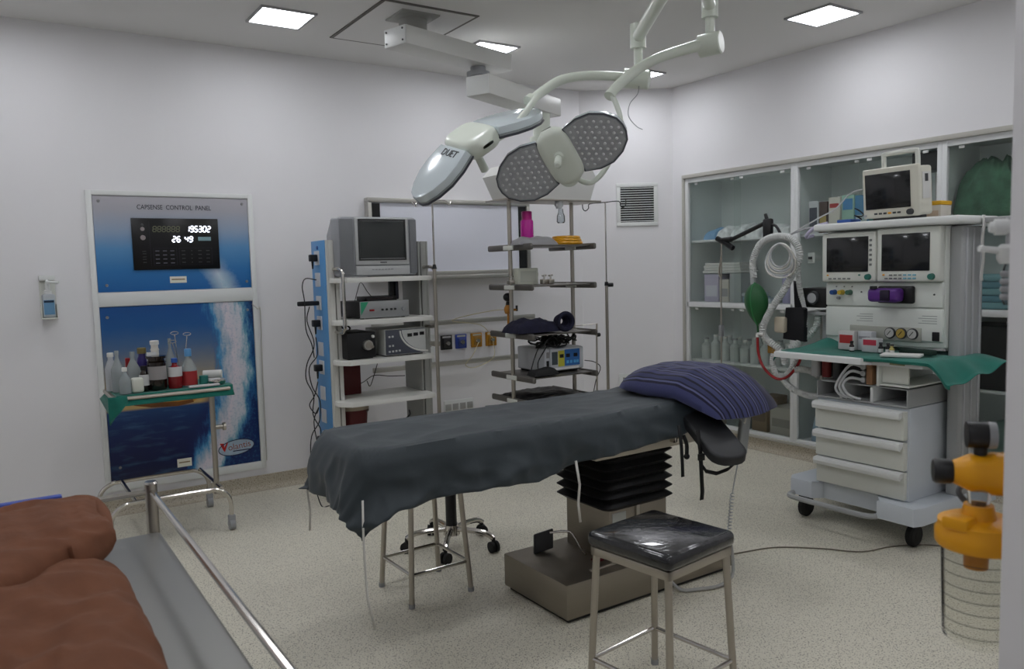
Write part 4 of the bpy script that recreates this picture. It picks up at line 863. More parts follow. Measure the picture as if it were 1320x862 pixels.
patch('blue_field', 3.325, 3.46, .045, .16, mat('esu_blue', (52, 104, 170), .4), fp); patch('control_strip', 3.24, 3.45, .022, .036, M_WHITE, fp)
for x in (3.283, 3.338, 3.405): patch('readout', x, x + .034, .105, .13, M_BLACK, fp, 4.3642)
for i, x in enumerate((3.285, 3.342, 3.372, 3.405, 3.43)): patch('key', x, x + .02, .062, .082, mat('esu_key_blue', (90, 170, 220), .4) if i else MATS['esu_yellow'], fp, 4.3642)
patch('socket', 3.178, 3.2, .05, .09, M_BLACK, t, 4.379); patch('sticker', 3.178, 3.202, .11, .15, M_LABG, t, 4.379)
t = thing('cable_bundle', 'tangle of black cables piled on top of the electrosurgical generator', 'cables', (3.25, 4.5, z + .176))
rnd = random.Random(3)
for k in range(16):
    cx, cy, rr = 3.16 + rnd.random() * .24, 4.37 + rnd.random() * .12, .05 + rnd.random() * .06
    pts = [(cx + rr * math.cos(a + k) * (1 + .2 * math.sin(3 * a + k)), cy + .6 * rr * math.sin(a + k), z + .185 + .04 * (1 + math.sin(2 * a + k)) * rnd.random() + .014 * (k % 4)) for a in [2 * PI * i / 8 for i in range(8)]]
    m = MB(); m.tube(pts, .0055, 6, 4, closed=True); m.build('cable_loop', M_CABLE_K, t)
t = thing('foot_pedal', 'black pedal pad lying at the left of the lower pendant shelf', 'pedal', (3.05, 4.33, z))
mound(2.99, 3.20, 4.255, 4.36, z + .009, .05, 8, .008, n=20).build('pedal', M_RUBBER, t); 
m = MB(); m.box(3.05, 3.14, 4.29, 4.35, z + .0, z + .02, .004); m.build('base', M_BLACK, t)
cable('hanging_lead', 'black lead hanging over the left side of the white generator', [(3.19, 4.42, z + .23), (3.10, 4.36, z + .19), (3.04, 4.34, z + .1), (3.0, 4.32, z + .02)], .004)
cable('hanging_lead', 'black lead dropping in a curve across the white generator', [(3.24, 4.42, z + .22), (3.15, 4.36, z + .17), (3.09, 4.35, z + .1), (3.07, 4.33, z + .055)], .004)
cable('hanging_lead', 'black lead hanging below the right end of the lower shelf', [(3.50, 4.36, z + .07), (3.54, 4.3, z + .06), (3.57, 4.27, z + .02), (3.53, 4.27, z - .06), (3.50, 4.27, z - .16)], .003)
m = MB(); m.tube([(3.02, 4.36, SHZ[4] + .008), (3.1, 4.33, SHZ[4] + .03), (3.2, 4.32, SHZ[4] + .035), (3.27, 4.33, SHZ[4] + .012)], .006, 6, 4); tag(m.build('curled_lead', M_CABLE_K), 'short curled black lead on the bottom pendant shelf', 'cable')
mound(3.0, 3.45, 4.29, 4.70, SHZ[4], .035, 6, .008, n=30).build('x', M_BLACK) and None
tag(bpy.data.objects['x'], 'flat folded black cover on the bottom pendant shelf', 'cover'); bpy.data.objects['x'].name = 'folded_cover'
for k, (pts, lab) in enumerate((([(3.09, 4.60, SHZ[2] + .155), (3.0, 4.8, 1.2), (2.9, 5.2, 1.12), (3.3, 5.44, 1.05), (3.43, 5.465, .93)], 'thin yellow gas tube running from the regulator to the wall outlet'), ([(3.43, 5.465, .91), (3.40, 5.42, .78), (3.2, 5.38, .72), (3.10, 5.36, .75), (3.18, 5.38, .82), (3.29, 5.465, .91)], 'thin yellow gas tube looping below the yellow outlets'))):
    m = MB(); m.tube(pts, .003, 6, 6); tag(m.build('gas_tube', mat('pale_yellow_tube', (196, 186, 150), .4)), lab, 'tube', 'yellow gas tubes')

# second drip stand, free standing by the corner
t = thing('drip_stand', 'tall steel drip stand with two hooks before the corner vent', 'drip stand', (4.09, 4.8, 0))
m = MB(); m.tube([(4.09, 4.8, .06), (4.09, 4.8, 1.365)], .0125, 12); m.build('outer_tube', M_STEEL, t)
m = MB(); m.tube([(4.09, 4.8, 1.36), (4.09, 4.8, 2.0)], .006, 8); m.build('inner_rod', M_CHROME, t)
m = MB(); m.tube([(3.86, 4.8, 1.985), (3.865, 4.8, 1.945), (3.89, 4.8, 1.93), (3.92, 4.8, 1.95), (3.935, 4.8, 1.985), (4.09, 4.8, 2.0), (4.23, 4.8, 2.012), (4.25, 4.8, 1.975), (4.28, 4.8, 1.965), (4.305, 4.8, 1.99), (4.305, 4.8, 2.03)], .004, 6, 4); m.build('hook_bar', M_BLACK, t)
m = MB(); m.cyl((4.09, 4.8, 1.345), (4.09, 4.8, 1.375), .016, .014, 12); m.cyl((4.10, 4.79, 1.35), (4.135, 4.775, 1.35), .016, .016, 12); m.build('clamp_knob', M_BLACK, t)
for k in range(4):
    a = .5 + k * PI / 2; m = MB(); m.tube([(4.09, 4.8, .10), (4.09 + .12 * math.cos(a), 4.8 + .12 * math.sin(a), .075), (4.09 + .22 * math.cos(a), 4.8 + .22 * math.sin(a), .05)], .01, 8, 2); m.sphere((4.09 + .22 * math.cos(a), 4.8 + .22 * math.sin(a), .025), .025); m.build('foot', M_STEEL, t)

# ---------------------------------------------------------------- surgical lamps
M_PET = mat('petal_silver', (206, 216, 220), .2, .12, coat=.5); M_RIM = glassy('petal_rim', (206, 214, 216), .14, .05, .55); M_LEDP = mat('led_field', (158, 160, 162), .34, var=.12, vscale=40)
M_LENS = mat('led_lens', (196, 198, 200), .1, .05, coat=.6)
def petal_outline(sgn):
    P = [(.085, -.135), (.17, -.155), (.25, -.15), (.32, -.115), (.37, -.065), (.385, -.02), (.385, .02), (.37, .065), (.32, .115), (.25, .15), (.17, .155), (.085, .135)]
    return [(sgn * x, sgn * y) for x, y in P]
def make_lamp(name, label, c, Lv, Nv, droop, word=None, sx=1.0, sy=1.0):
    Lv = Vector(Lv).normalized(); Nv = Vector(Nv); Nv = (Nv - Lv * Nv.dot(Lv)).normalized()
    M = frame(c, Lv, (-Nv).cross(Lv)); M = Matrix((Lv, (-Nv).cross(Lv), -Nv)).transposed().to_4x4(); M.translation = c; M = M @ Matrix.Diagonal((sx, sy, min(sx, 1), 1))
    t = thing(name, label, 'surgical lamp', c, 0, 'surgical lamps over the table')
    for sg in (1, -1):
        MP = M @ Matrix.Translation((sg * .085, 0, 0)) @ Matrix.Rotation(sg * droop, 4, 'Y') @ Matrix.Translation((-sg * .085, 0, 0))
        m = MB(MP); m.prism(petal_outline(sg), (0, 0, .004), (1, 0, 0), (0, 1, 0), .036, .012, 2); pt = m.build('petal', M_PET, t)
        m = MB(MP); out = petal_outline(sg); m.prism([(x * 1.0 + sg * .0, y) for x, y in out], (0, 0, -.016), (1, 0, 0), (0, 1, 0), .019); m.build('clear_rim', M_RIM, pt)
        m = MB(MP); m.tube([(x, y, -.012) for x, y in out], .006, 6, closed=True); m.build('edge_seal', mat('seal_dark', (66, 68, 76), .3), pt)
        m = MB(MP); m.prism([(sg * .235 + (x - sg * .235) * .93, y * .93) for x, y in out], (0, 0, -.0185), (1, 0, 0), (0, 1, 0), .0022); m.build('led_field', M_LEDP, pt, smooth=0)
        m = MB(MP); row = 0
        for i in range(8):
            for j in range(-4, 5):
                x = .115 + i * .035; y = j * .034 + (.017 if i % 2 else 0)
                lim = .125 if x < .27 else .125 - (x - .27) * .85
                if abs(y) < lim and x < .365: m.sphere((sg * x, y, -.0175), .009, (1, 1, .6), 8)
        m.build('led_lenses', M_LENS, pt, kind='stuff')
    m = MB(M)
    def body(u, v):
        a = (u - .5) * 2
        ang = v * 2 * PI
        y = .17 * a; w = .098 * (1 - .12 * a * a) ; h = .052 * max(0.02, (1 - abs(a) ** 6)) ** .5
        ca, sa = math.cos(ang), math.sin(ang)
        sx = math.copysign(abs(ca) ** .5, ca) * w * max(.35, (1 - abs(a) ** 8)) ; sz = math.copysign(abs(sa) ** .7, sa) * h + .008
        return (sx, y, sz)
    m.grid(body, 20, 28)
    m.build('hub', M_LAMP, t)
    m = MB(M); m.cyl((0, -.02, -.035), (0, -.02, -.075), .028, .024, 18); m.cyl((0, -.02, -.07), (0, -.02, -.16), .019, .021, 18); m.cyl((0, -.02, -.16), (0, -.02, -.167), .021, .012, 18); m.build('handle', M_LAMP, t)
    if word:
        text('lettering', word, .05, M @ Matrix.Translation((-.17, 0, .0)) @ Matrix.Translation((0, 0, .046)) @ Matrix.Rotation(-PI / 2, 4, 'Z'), M_DGREY, t)
    return t, M
cr, cu2, cf = _r, _u, _f
C1 = Vector((1.835, 3.05, 2.065))
l1, ML1 = make_lamp('surgical_lamp', 'surgical lamp seen from behind, silver petals tilted down to the left', C1, cr * -.74 + cu2 * -.60 + cf * -.25, cr * .46 + cu2 * -.68 + cf * .57, .30, None, .95, .88)
C2 = Vector((2.128, 2.79, 1.985))
l2, ML2 = make_lamp('surgical_lamp', 'surgical lamp facing the camera, grey fields of small lamps on both petals', C2, cr * .86 + cu2 * .36 + cf * -.36, cr * -.22 + cu2 * -.62 + cf * -.74, .12, None, .80, .80)
m = MB(ML2); m.cyl((-.02, .13, .0), (-.02, .135, .09), .058, .05, 24); m.build('hub_cap', M_LAMP, l2)
text('lettering', 'DUET', .052, ML1 @ Matrix.Translation((.135, .02, .028)) @ Matrix.Rotation(.30, 4, 'Y') @ Matrix.Rotation(PI / 2, 4, 'Z'), M_DGREY, l1, sx=1.15)
# suspension: ceiling tube, horizontal arms, joints, curved spring arms and yokes
MX, MY = 2.155, 2.067
t = thing('lamp_suspension', 'white double arm suspension carrying both surgical lamps from the ceiling', 'lamp arm', (MX, MY, H))
m = MB(); m.lathe([(0, H - .001), (.17, H - .001), (.165, H - .05), (.09, H - .09), (.05, H - .1), (.05, 2.52), (0, 2.52)], (MX, MY, 0), 32); m.build('ceiling_column', M_LAMP, t)
J1 = Vector((2.70, 2.905, 2.60)); J2 = Vector((2.90, 2.63, 2.70))
for J, zc in ((J1, 2.60), (J2, 2.70)):
    m = MB(); d = Vector((J.x - MX, J.y - MY, 0)).normalized()
    m.tube([(MX, MY, zc), (J.x, J.y, zc)], .030, 18); m.cyl((MX, MY, zc - .06), (MX, MY, zc + .06), .062, .062, 28); m.build('horizontal_arm', M_LAMP, t)
    m = MB(); m.cyl((J.x, J.y, zc - .055), (J.x, J.y, zc + .06), .038, .038, 24); m.cyl((J.x, J.y, zc - .18), (J.x, J.y, zc - .05), .021, .021, 18); m.build('vertical_joint', M_LAMP, t)
a_ = Vector((2.69, 2.905, 2.425)); d = Vector((-.83, .5, .0))
def drum(c, ax, r, h):
    m = MB(); c = Vector(c); ax = Vector(ax).normalized(); m.cyl(c - ax * h / 2, c + ax * h / 2, r, r, 28); m.cyl(c + ax * h / 2, c + ax * (h / 2 + .004), r * .96, r * .9, 28); return m
drum(J1 + Vector((-.015, 0, -.20)), (.45, -.55, -.12), .046, .12).build('pivot_drum', M_LAMP, t)
drum(J2 + Vector((.0, 0, -.175)), (.35, -.75, .05), .052, .10).build('pivot_drum', M_LAMP, t)
m = MB(); m.tube([tuple(J1 + Vector((-.02, .01, -.2))), (2.56, 2.93, 2.405), (2.42, 2.98, 2.402), (2.29, 2.99, 2.37), (2.19, 2.98, 2.315), (2.10, 2.96, 2.257)], .022, 14, 4, radii=[.028, .023, .022, .022, .022, .021]); m.build('spring_arm', M_LAMP, t)
m = MB(); m.tube([tuple(J2 + Vector((-.01, .0, -.17))), (2.80, 2.70, 2.505), (2.68, 2.76, 2.462), (2.58, 2.80, 2.402), (2.49, 2.82, 2.33), (2.455, 2.825, 2.295)], .024, 14, 4, radii=[.03, .026, .024, .024, .024, .024]); m.build('spring_arm', M_LAMP, t)
for p, q in (((2.10, 2.96, 2.262), (2.075, 2.955, 2.245)), ((2.455, 2.825, 2.295), (2.44, 2.822, 2.278))):
    m = MB(); m.cyl(p, q, .026, .026, 18); m.build('end_collar', M_LAMP, t)
m = MB(); m.tube([(2.112, 2.93, 2.27), (2.07, 2.925, 2.225), (2.02, 2.935, 2.165), (1.965, 2.955, 2.105), (1.91, 2.975, 2.072), (1.875, 3.0, 2.07), (1.86, 3.03, 2.065)], .0145, 12, 4); m.build('yoke', M_LAMP, t)
m = MB(); m.tube([(2.45, 2.82, 2.29), (2.465, 2.80, 2.235), (2.475, 2.785, 2.16), (2.46, 2.79, 2.07), (2.42, 2.80, 1.985), (2.375, 2.81, 1.92), (2.32, 2.82, 1.882), (2.265, 2.83, 1.892), (2.24, 2.835, 1.93), (2.2, 2.83, 1.96)], .0125, 12, 4); m.build('yoke', M_LAMP, t)
m = MB(); m.tube([(2.68, 2.88, 2.375), (2.66, 2.87, 2.32), (2.61, 2.87, 2.27), (2.60, 2.87, 2.21), (2.64, 2.86, 2.165), (2.67, 2.85, 2.15)], .0022, 6, 5); m.build('loose_wire', M_GREYP, t)

# ---------------------------------------------------------------- built-in glass cabinets on the right wall
XB_ = XR + .44
M_CAB = mat('cabinet_white', (222, 224, 224), .45); M_CABIN = mat('cabinet_inside', (232, 238, 236), .6)
m = MB(); f = .022
m.box(XR - .028, XR + .004, CY0, CY1 + f, CZ1 - .002, CZ1 + .03, .006); m.box(XR - .028, XR + .004, CY1, CY1 + f, CZ0, CZ1, .006); m.box(XR - .02, XR + .004, CY0, CY1 + f, CZ0 - .02, CZ0 + .004, .004)
struct(m.build('trim_1', mat('trim_greige', (186, 184, 176), .5)))
BAYS = [(3.785, CY1), (2.687, 3.785), (CY0, 2.687)]
LABS = ['white built-in cabinet with sliding glass doors, nearest the corner', 'white built-in glass cabinet directly behind the anaesthesia machine', 'white built-in glass cabinet with green gowns, at the right edge']
SHELV = (1.70, .668)
for k, (ya, yb) in enumerate(BAYS):
    t = thing('wall_cabinet', LABS[k], 'cabinet', (XR + .2, (ya + yb) / 2, CZ0), 0, 'built-in wall cabinets')
    m = MB(); m.box(XB_, XB_ + .012, ya, yb, CZ0, CZ1); m.build('back_panel', M_CABIN, t, smooth=0)
    for y0, y1 in ((ya, ya + .012), (yb - .012, yb)):
        m = MB(); m.box(XR + .02, XB_, y0, y1, CZ0, CZ1); m.build('side_panel', M_CABIN, t, smooth=0)
    m = MB(); m.box(XR + .0, XB_, ya, yb, CZ1 - .012, CZ1); m.build('top_panel', M_CABIN, t, smooth=0)
    m = MB(); m.box(XR + .0, XB_, ya, yb, CZ0, CZ0 + .012); m.build('bottom_panel', M_CAB, t, smooth=0)
    m = MB(); p = .031; q = .04
    m.box(XR - .006, XR + .03, ya, ya + p, CZ0, CZ1, .002); m.box(XR - .006, XR + .03, yb - p, yb, CZ0, CZ1, .002)
    m.box(XR - .006, XR + .03, ya + p, yb - p, CZ1 - q, CZ1, .002); m.box(XR - .006, XR + .03, ya + p, yb - p, CZ0, CZ0 + .03, .002); m.build('face_frame', M_CAB, t)
    m = MB(); m.box(XR - .006, XB_, ya + .012, yb - .012, 1.128, 1.17, .002); m.build('mid_shelf', M_CAB, t)
    for z in SHELV:
        m = MB(); m.box(XR + .05, XB_, ya + .012, yb - .012, z - .02, z, .002); m.build('shelf', M_CAB, t)
    ym = (ya + yb) / 2
    for z0, z1 in ((1.172, CZ1 - q), (CZ0 + .03, 1.126)):
        for j, (y0, y1) in enumerate(((ya + p, ym + .03), (ym - .03, yb - p))):
            xx = XR + .006 + .011 * j
            m = MB(); m.box(xx, xx + .005, y0, y1, z0, z1); g = m.build('glass_door', M_GLASS, t, smooth=0)
            for yy in (y0 + .08, y1 - .08):
                m = MB(); m.box(xx - .006, xx + .002, yy - .018, yy + .018, z1 - .022, z1 - .004, .002); m.build('clip', M_WHITE, g)
def carton(name, label, x0, x1, y0, y1, z0, z1, col, front=None, group=None, spine=None):
    t = thing(name, label, 'box', ((x0 + x1) / 2, (y0 + y1) / 2, z0), 0, group)
    m = MB(); m.box(x0, x1, y0, y1, z0, z1, .003); m.build('carton', mat('carton_%d_%d_%d' % col, col, .6), t)
    if front:
        a, b, c_ = front[0], front[1], front[2]
        m = MB(); m.box(x0 - .0012, x0, y0 + .1 * (y1 - y0), y1 - .1 * (y1 - y0), z0 + a * (z1 - z0), z0 + b * (z1 - z0)); m.build('printed_patch', mat('carton_%d_%d_%d' % c_, c_, .6), t, smooth=0)
    return t
XS = XR + .08
zt = 1.7005
G = 'cartons on the upper cabinet shelf'
carton('carton', 'white carton with dark print, leftmost of the upper shelf behind the machine', XS, XS + .2, 3.64, 3.72, zt, zt + .24, (196, 198, 202), (.15, .8, (70, 74, 86)), G)
carton('carton', 'dark brown carton next to the white printed carton', XS, XS + .2, 3.565, 3.632, zt, zt + .23, (78, 62, 56), (.3, .55, (170, 150, 90)), G)
carton('carton', 'cream carton with red mark standing in the middle of the upper shelf', XS, XS + .2, 3.46, 3.552, zt, zt + .255, (204, 200, 190), (.7, .82, (170, 60, 60)), G)
carton('carton', 'pale green and blue carton beside the cream one', XS, XS + .2, 3.35, 3.445, zt, zt + .26, (150, 186, 170), (.6, .9, (70, 130, 180)), G)
carton('carton', 'blue carton with white lower half on the upper shelf', XS, XS + .2, 3.24, 3.342, zt, zt + .25, (76, 132, 172), (.1, .45, (190, 204, 206)), G)
carton('carton', 'teal carton standing left of the patient monitor', XS, XS + .2, 3.13, 3.232, zt, zt + .245, (84, 136, 130), (.5, .8, (60, 110, 140)), G)
carton('carton', 'small white carton with red corner, partly behind the patient monitor', XS, XS + .2, 3.04, 3.12, zt, zt + .20, (190, 188, 186), (.1, .4, (150, 60, 60)), G)
carton('carton', 'white paper bundle standing behind the right of the patient monitor', XS + .16, XS + .30, 2.73, 2.86, zt + .0, zt + .36, (206, 206, 206), (.6, .9, (150, 150, 152)))
t = carton('sharps_box', 'white box with yellow lid behind the patient monitor', 4.34, 4.45, 2.30, 2.42, 1.711, 1.785, (208, 202, 190), (.2, .6, (190, 170, 150)))
m = MB(); m.box(4.336, 4.454, 2.296, 2.424, 1.785, 1.808, .006); m.build('lid', mat('sharps_yellow', (222, 170, 40), .45), t)
carton('dark_case', 'black case at the top of the cabinet behind the monitor handle', XS, XS + .2, 2.74, 2.93, 2.07, 2.19, (38, 38, 42))
# plastic packs on the corner cabinet's upper shelf
M_BAG = mat('plastic_bag', (222, 224, 224), .3, var=.2, vscale=25)
pk = [(4.70, .14, .09), (4.55, .16, .10), (4.40, .16, .115), (4.24, .15, .10), (4.08, .16, .085), (3.94, .13, .07)]
pl_ = ['flat blue and white packet, leftmost on the corner cabinet top shelf', 'loose clear plastic packet second from the left on the top shelf', 'tall heap of clear plastic packets in the middle of the top shelf', 'clear plastic packet right of the tallest heap', 'pale packet behind the black lamp arm', 'flattest clear packet at the right end of the top shelf']
for k, (y, w, h) in enumerate(pk):
    mm = mound(XR + .07, XR + .36, y - w * .47, y + w * .47, zt, h, 20 + k, .018, n=24)
    tag(mm.build('plastic_packet', M_BAG if k else mat('blue_packet', (120, 160, 196), .4)), pl_[k], 'packet', 'plastic packets in the corner cabinet')
zt = 1.171
carton('carton', 'lavender carton on the middle shelf of the corner cabinet', XS, XS + .2, 4.60, 4.76, zt, zt + .235, (186, 180, 200), (.2, .6, (206, 206, 214)))
carton('carton', 'small cream carton beside the lavender carton', XS, XS + .2, 4.49, 4.59, zt, zt + .19, (200, 196, 188), (.25, .6, (150, 150, 150)))
for k in range(4):
    m = MB(); m.box(XS + .0 + .006 * k, XS + .22, 4.36 + .01 * k, 4.78 - .012 * (k % 2), zt + .245 + k * .022, zt + .265 + k * .022, .004)
    tag(m.build('flat_pack', M_PAPER), ['lowest', 'second lowest', 'second highest', 'topmost'][k] + ' of the stacked flat white packs in the corner cabinet', 'pack', 'flat white packs')
m = MB(); m.box(XS, XS + .2, 4.36, 4.48, zt, zt + .242, .004); tag(m.build('file_box', mat('file_grey', (170, 176, 176), .6)), 'grey green box holding up the flat white packs', 'box')
for k, (y0, y1, h, c_) in enumerate(((4.2, 4.33, .05, (150, 176, 196)), (4.05, 4.19, .04, (176, 190, 198)), (4.22, 4.34, .03, (190, 200, 204)))):
    m = MB(); zz = zt + (.052 if k == 2 else 0); m.box(XS - .02, XS + .18, y0, y1, zz, zz + h, .008)
    tag(m.build('blister_pack', mat('blister_%d' % k, c_, .35)), ['pale blue blister pack lying beside the grey green box', 'white blister pack at the right of the blue one', 'thin clear pack lying on the pale blue pack'][k], 'pack')
m = MB(); m.lathe([(0, 0), (.05, 0), (.055, .2), (.03, .26), (0, .26)], (XS + .08, 3.95, zt), 16); tag(m.build('lilac_bottle', mat('lilac_bottle', (170, 166, 200), .35)), 'lilac plastic bottle behind the coiled cable', 'bottle')
# clear bottles on the lower shelf
zt = .6685
bn = 0
for r in range(2):
    for k in range(9):
        y = 4.78 - k * .105 - .05 * r; h = .17 + .03 * ((k * 7 + r * 3) % 4) / 3
        lab = 'clear infusion bottle, %s of the %s row on the lower shelf' % (['leftmost', 'second', 'third', 'fourth', 'fifth', 'sixth', 'seventh', 'eighth', 'rightmost'][k], ['front', 'rear'][r])
        t = thing('infusion_bottle', lab, 'bottle', (XS + .05 + .12 * r, y, zt), 0, 'clear bottles in the corner cabinet')
        m = MB(); m.lathe([(0, 0), (.042, 0), (.044, h * .7), (.02, h * .85), (.018, h), (0, h)], (XS + .05 + .12 * r, y, zt), 12); m.build('body', mat('infusion_clear', (206, 212, 209), .3, trans=.15, ior=1.2), t)
        m = MB(); m.cyl((XS + .05 + .12 * r, y, zt + h), (XS + .05 + .12 * r, y, zt + h + .015), .02, .02, 10); m.build('cap', M_CAPW if k % 3 else M_GREYP, t)
zt = CZ0 + .0125
for k, (y0, y1, h, c_, lab) in enumerate(((4.55, 4.80, .3, (150, 142, 130), 'tan storage box at the left of the cabinet floor'), (4.28, 4.52, .24, (120, 128, 130), 'grey storage box beside the tan one'), (4.10, 4.25, .28, (130, 110, 84), 'brown carton low in the corner cabinet'), (3.86, 4.07, .22, (172, 168, 158), 'cream carton at the right of the cabinet floor'))):
    carton('storage_box', lab, XS, XS + .26, y0, y1, zt, zt + h, c_, (.3, .6, tuple(int(v * .8) for v in c_)))
for k, (y, w, h) in enumerate(((3.60, .16, .34), (3.40, .17, .28), (3.20, .17, .30))):
    tag(mound(XR + .07, XR + .36, y - w * .54, y + w * .54, zt, h, 40 + k, .02, n=24).build('plastic_sack', mat('blue_sack', (150, 172, 190), .35)), ['pale blue plastic sack low in the cabinet, left of the drawers', 'pale blue plastic sack behind the drawer unit', 'pale blue plastic sack at the far right behind the drawers'][k], 'sack', 'plastic sacks')
# socket inside the middle cabinet
t = thing('wall_socket', 'small white socket with a plug inside the cabinet left of the machine', 'socket', (XR + .02, 3.70, 1.50))
m = MB(); m.box(XR + .10, XR + .11, 3.68, 3.74, 1.48, 1.56, .003); m.box(XR + .11, XB_, 3.69, 3.73, 1.50, 1.54); m.build('plate', M_WHITE, t); m = MB(); m.box(XR + .075, XR + .1, 3.70, 3.72, 1.51, 1.53, .003); m.build('plug', M_DGREY, t)
m = MB(); m.box(XS, XS + .2, 3.42, 3.62, 1.171, 1.30, .005); tag(m.build('black_box', mat('matt_black', (22, 22, 24), .5)), 'black box on the middle shelf left of the machine screens', 'box')
# right cabinet: green gowns, brown files, teal linen, dark items
zt = 1.7005
M_GOWN = mat('gown_green', (66, 104, 82), .9, var=.4, vscale=9, bump=.5, bscale=30)
tag(mound(XR + .06, XR + .40, 2.28, 2.655, zt, .38, 31, .075, n=60).build('gown_heap', M_GOWN), 'tall crumpled heap of green surgical gowns in the right cabinet', 'gowns')
tag(mound(XR + .12, XR + .42, 1.92, 2.25, zt + .135, .18, 33, .06, n=50).build('gown_heap', M_GOWN), 'smaller green gown heap on top of the brown files', 'gowns')
for k in range(6):
    m = MB(); m.box(XR + .06 + .008 * (k % 3), XR + .38, 1.90 + .01 * (k % 2), 2.28 - .012 * (k % 3), zt + .0215 * k, zt + .0205 + .0215 * k, .003)
    tag(m.build('paper_file', mat(['file_red', 'file_brown', 'file_pink'][k % 3], [(150, 74, 64), (120, 96, 78), (176, 120, 108)][k % 3], .7)), 'reddish brown file, %s in the stack beside the green gowns' % ['lowest', 'second from the bottom', 'third from the bottom', 'third from the top', 'second from the top', 'topmost'][k], 'file', 'stack of files')
zt = 1.171
for k in range(5):
    m = MB(); m.box(XR + .07 + .006 * (k % 2), XR + .36, 2.28 + .012 * (k % 3), 2.60 - .01 * (k % 2), zt + k * .043, zt + .042 + k * .043, .014, 3)
    tag(m.build('folded_linen', mat('linen_%d' % (k % 2), [(134, 176, 184), (108, 152, 166)][k % 2], .85)), 'teal folded linen, %s of the pile at the right edge' % ['lowest', 'second', 'middle', 'fourth', 'topmost'][k], 'linen', 'pile of folded linen')
zt = .6685
m = MB(); m.box(XR + .06, XR + .4, 1.75, 2.60, zt, zt + .40, .01); tag(m.build('black_case', mat('trunk_black', (26, 27, 28), .5)), 'large black case filling the lower shelf of the right cabinet', 'case')
tag(mound(XR + .07, XR + .38, 1.80, 2.58, CZ0 + .0125, .34, 37, .04, n=40).build('glassware_sack', mat('green_sack', (104, 130, 122), .4)), 'grey green sack on the floor of the right cabinet', 'sack')

# ---------------------------------------------------------------- anaesthesia machine
t = thing('anaesthesia_machine', 'large white anaesthesia machine with two screens, worktop and drawers', 'machine', (4.2, 2.5, 0))
AM = t
M_MACH = mat('machine_white', (224, 228, 222), .4); M_MGREY = mat('machine_grey', (166, 168, 168), .42); M_MBLUE = mat('machine_base', (206, 212, 218), .42)
M_DRAWER = mat('drawer_cream', (222, 224, 216), .4)
m = MB()
m.prism([(3.84, 2.88), (3.84, 2.74), (3.90, 2.70), (3.90, 2.36), (3.80, 2.32), (3.80, 2.12), (3.86, 2.10), (4.60, 2.10), (4.66, 2.16), (4.66, 2.86), (4.60, 2.92), (3.90, 2.92)][::-1], (0, 0, .145), (1, 0, 0), (0, 1, 0), .095, .012); m.build('base', M_MBLUE, t)
for x, y in ((3.93, 2.84), (3.93, 2.19), (4.56, 2.84), (4.56, 2.19)):
    m = MB(); m.box(x - .035, x + .035, y - .03, y + .03, .105, .147, .008); c_ = m.build('castor', M_BLACK, t)
    m = MB(); m.lathe([(.02, -.022), (.05, -.02), (.06, -.012), (.06, .012), (.05, .02), (.02, .022)], (x, y, .061), 24, M=Matrix.Rotation(PI / 2 , 4, 'X') @ Matrix.Rotation(0, 4, 'Y')); m.cyl((x, y - .024, .061), (x, y + .024, .061), .022, .022, 16); m.build('wheel', M_RUBBER, c_)
m = MB(); m.tube([(3.88, 2.86, .155), (3.81, 2.86, .15), (3.775, 2.83, .15), (3.765, 2.76, .15), (3.765, 2.44, .15), (3.775, 2.36, .15), (3.80, 2.33, .15), (3.87, 2.33, .155)], .016, 8, 4); m.build('brake_bar', M_MGREY, t)
# drawers
m = MB(); m.box(3.885, 4.45, 2.195, 2.735, .24, .73, .006); m.build('drawer_cabinet', M_MBLUE, t)
for k, (z0, z1, pull) in enumerate(((.565, .715, .014), (.405, .552, .008), (.25, .395, .0))):
    m = MB(); m.box(3.862 - pull, 3.886, 2.205, 2.725, z0, z1, .004); 
    if pull > .02: m.box(3.88 - pull, 3.95, 2.225, 2.70, z0 + .01, z1 - .02)
    d_ = m.build('drawer', M_DRAWER, t)
    m = MB(); m.prism([(0, 0), (-.034, -.006), (-.04, -.022), (-.034, -.042), (-.026, -.044), (-.02, -.034), (0, -.03)], (3.864 - pull, 2.722, z1 + .004), (1, 0, 0), (0, 0, 1), .51, .003); m.build('handle', M_WHITE, d_)
# open trays above the drawers
m = MB(); m.box(3.87, 4.45, 2.20, 2.73, .733, .741); m.box(3.87, 4.45, 2.20, 2.206, .741, .825); m.box(3.87, 4.45, 2.724, 2.73, .741, .825); m.box(4.30, 4.306, 2.2, 2.73, .741, .825); m.box(3.90, 4.45, 2.2, 2.73, .819, .826)
m.build('tray_unit', M_MGREY, t)
for y in (2.58, 2.40):
    m = MB(); m.box(3.872, 4.30, y - .008, y + .008, .741, .82, .002); m.build('tray_divider', M_WHITE, t)
# breathing system block under the worktop
M_DARKB = mat('absorber_black', (24, 24, 25), .45)
m = MB(); m.box(4.0, 4.4, 2.45, 2.84, .83, .955, .01); m.build('absorber', M_DARKB, t)
for k, y in enumerate((2.80, 2.73, 2.66)):
    m = MB(); m.cyl((3.96, y, .835), (3.96, y, .93), .026, .026, 16); m.cyl((3.96, y, .93), (3.96, y, .95), .018, .018, 14); m.build('valve', [M_LGREY, mat('valve_red', (120, 40, 40), .4), M_DGREY][k], t)
for k, z in enumerate((.85, .885, .92)):
    m = MB(); m.cyl((3.90, 2.47, z), (3.99, 2.475, z), .015, .017, 12); m.build('sample_port', M_LGREY, t)
for k in range(3):
    m = MB(); m.tube([(3.905, 2.47, .85 + k * .035), (3.86, 2.52, .86 + k * .035), (3.845, 2.55 + .02 * k, .82), (3.85, 2.52 + .03 * k, .77), (3.87, 2.46 + .04 * k, .748)], .0075, 8, 4); m.build('sample_line', M_LGREY, t)
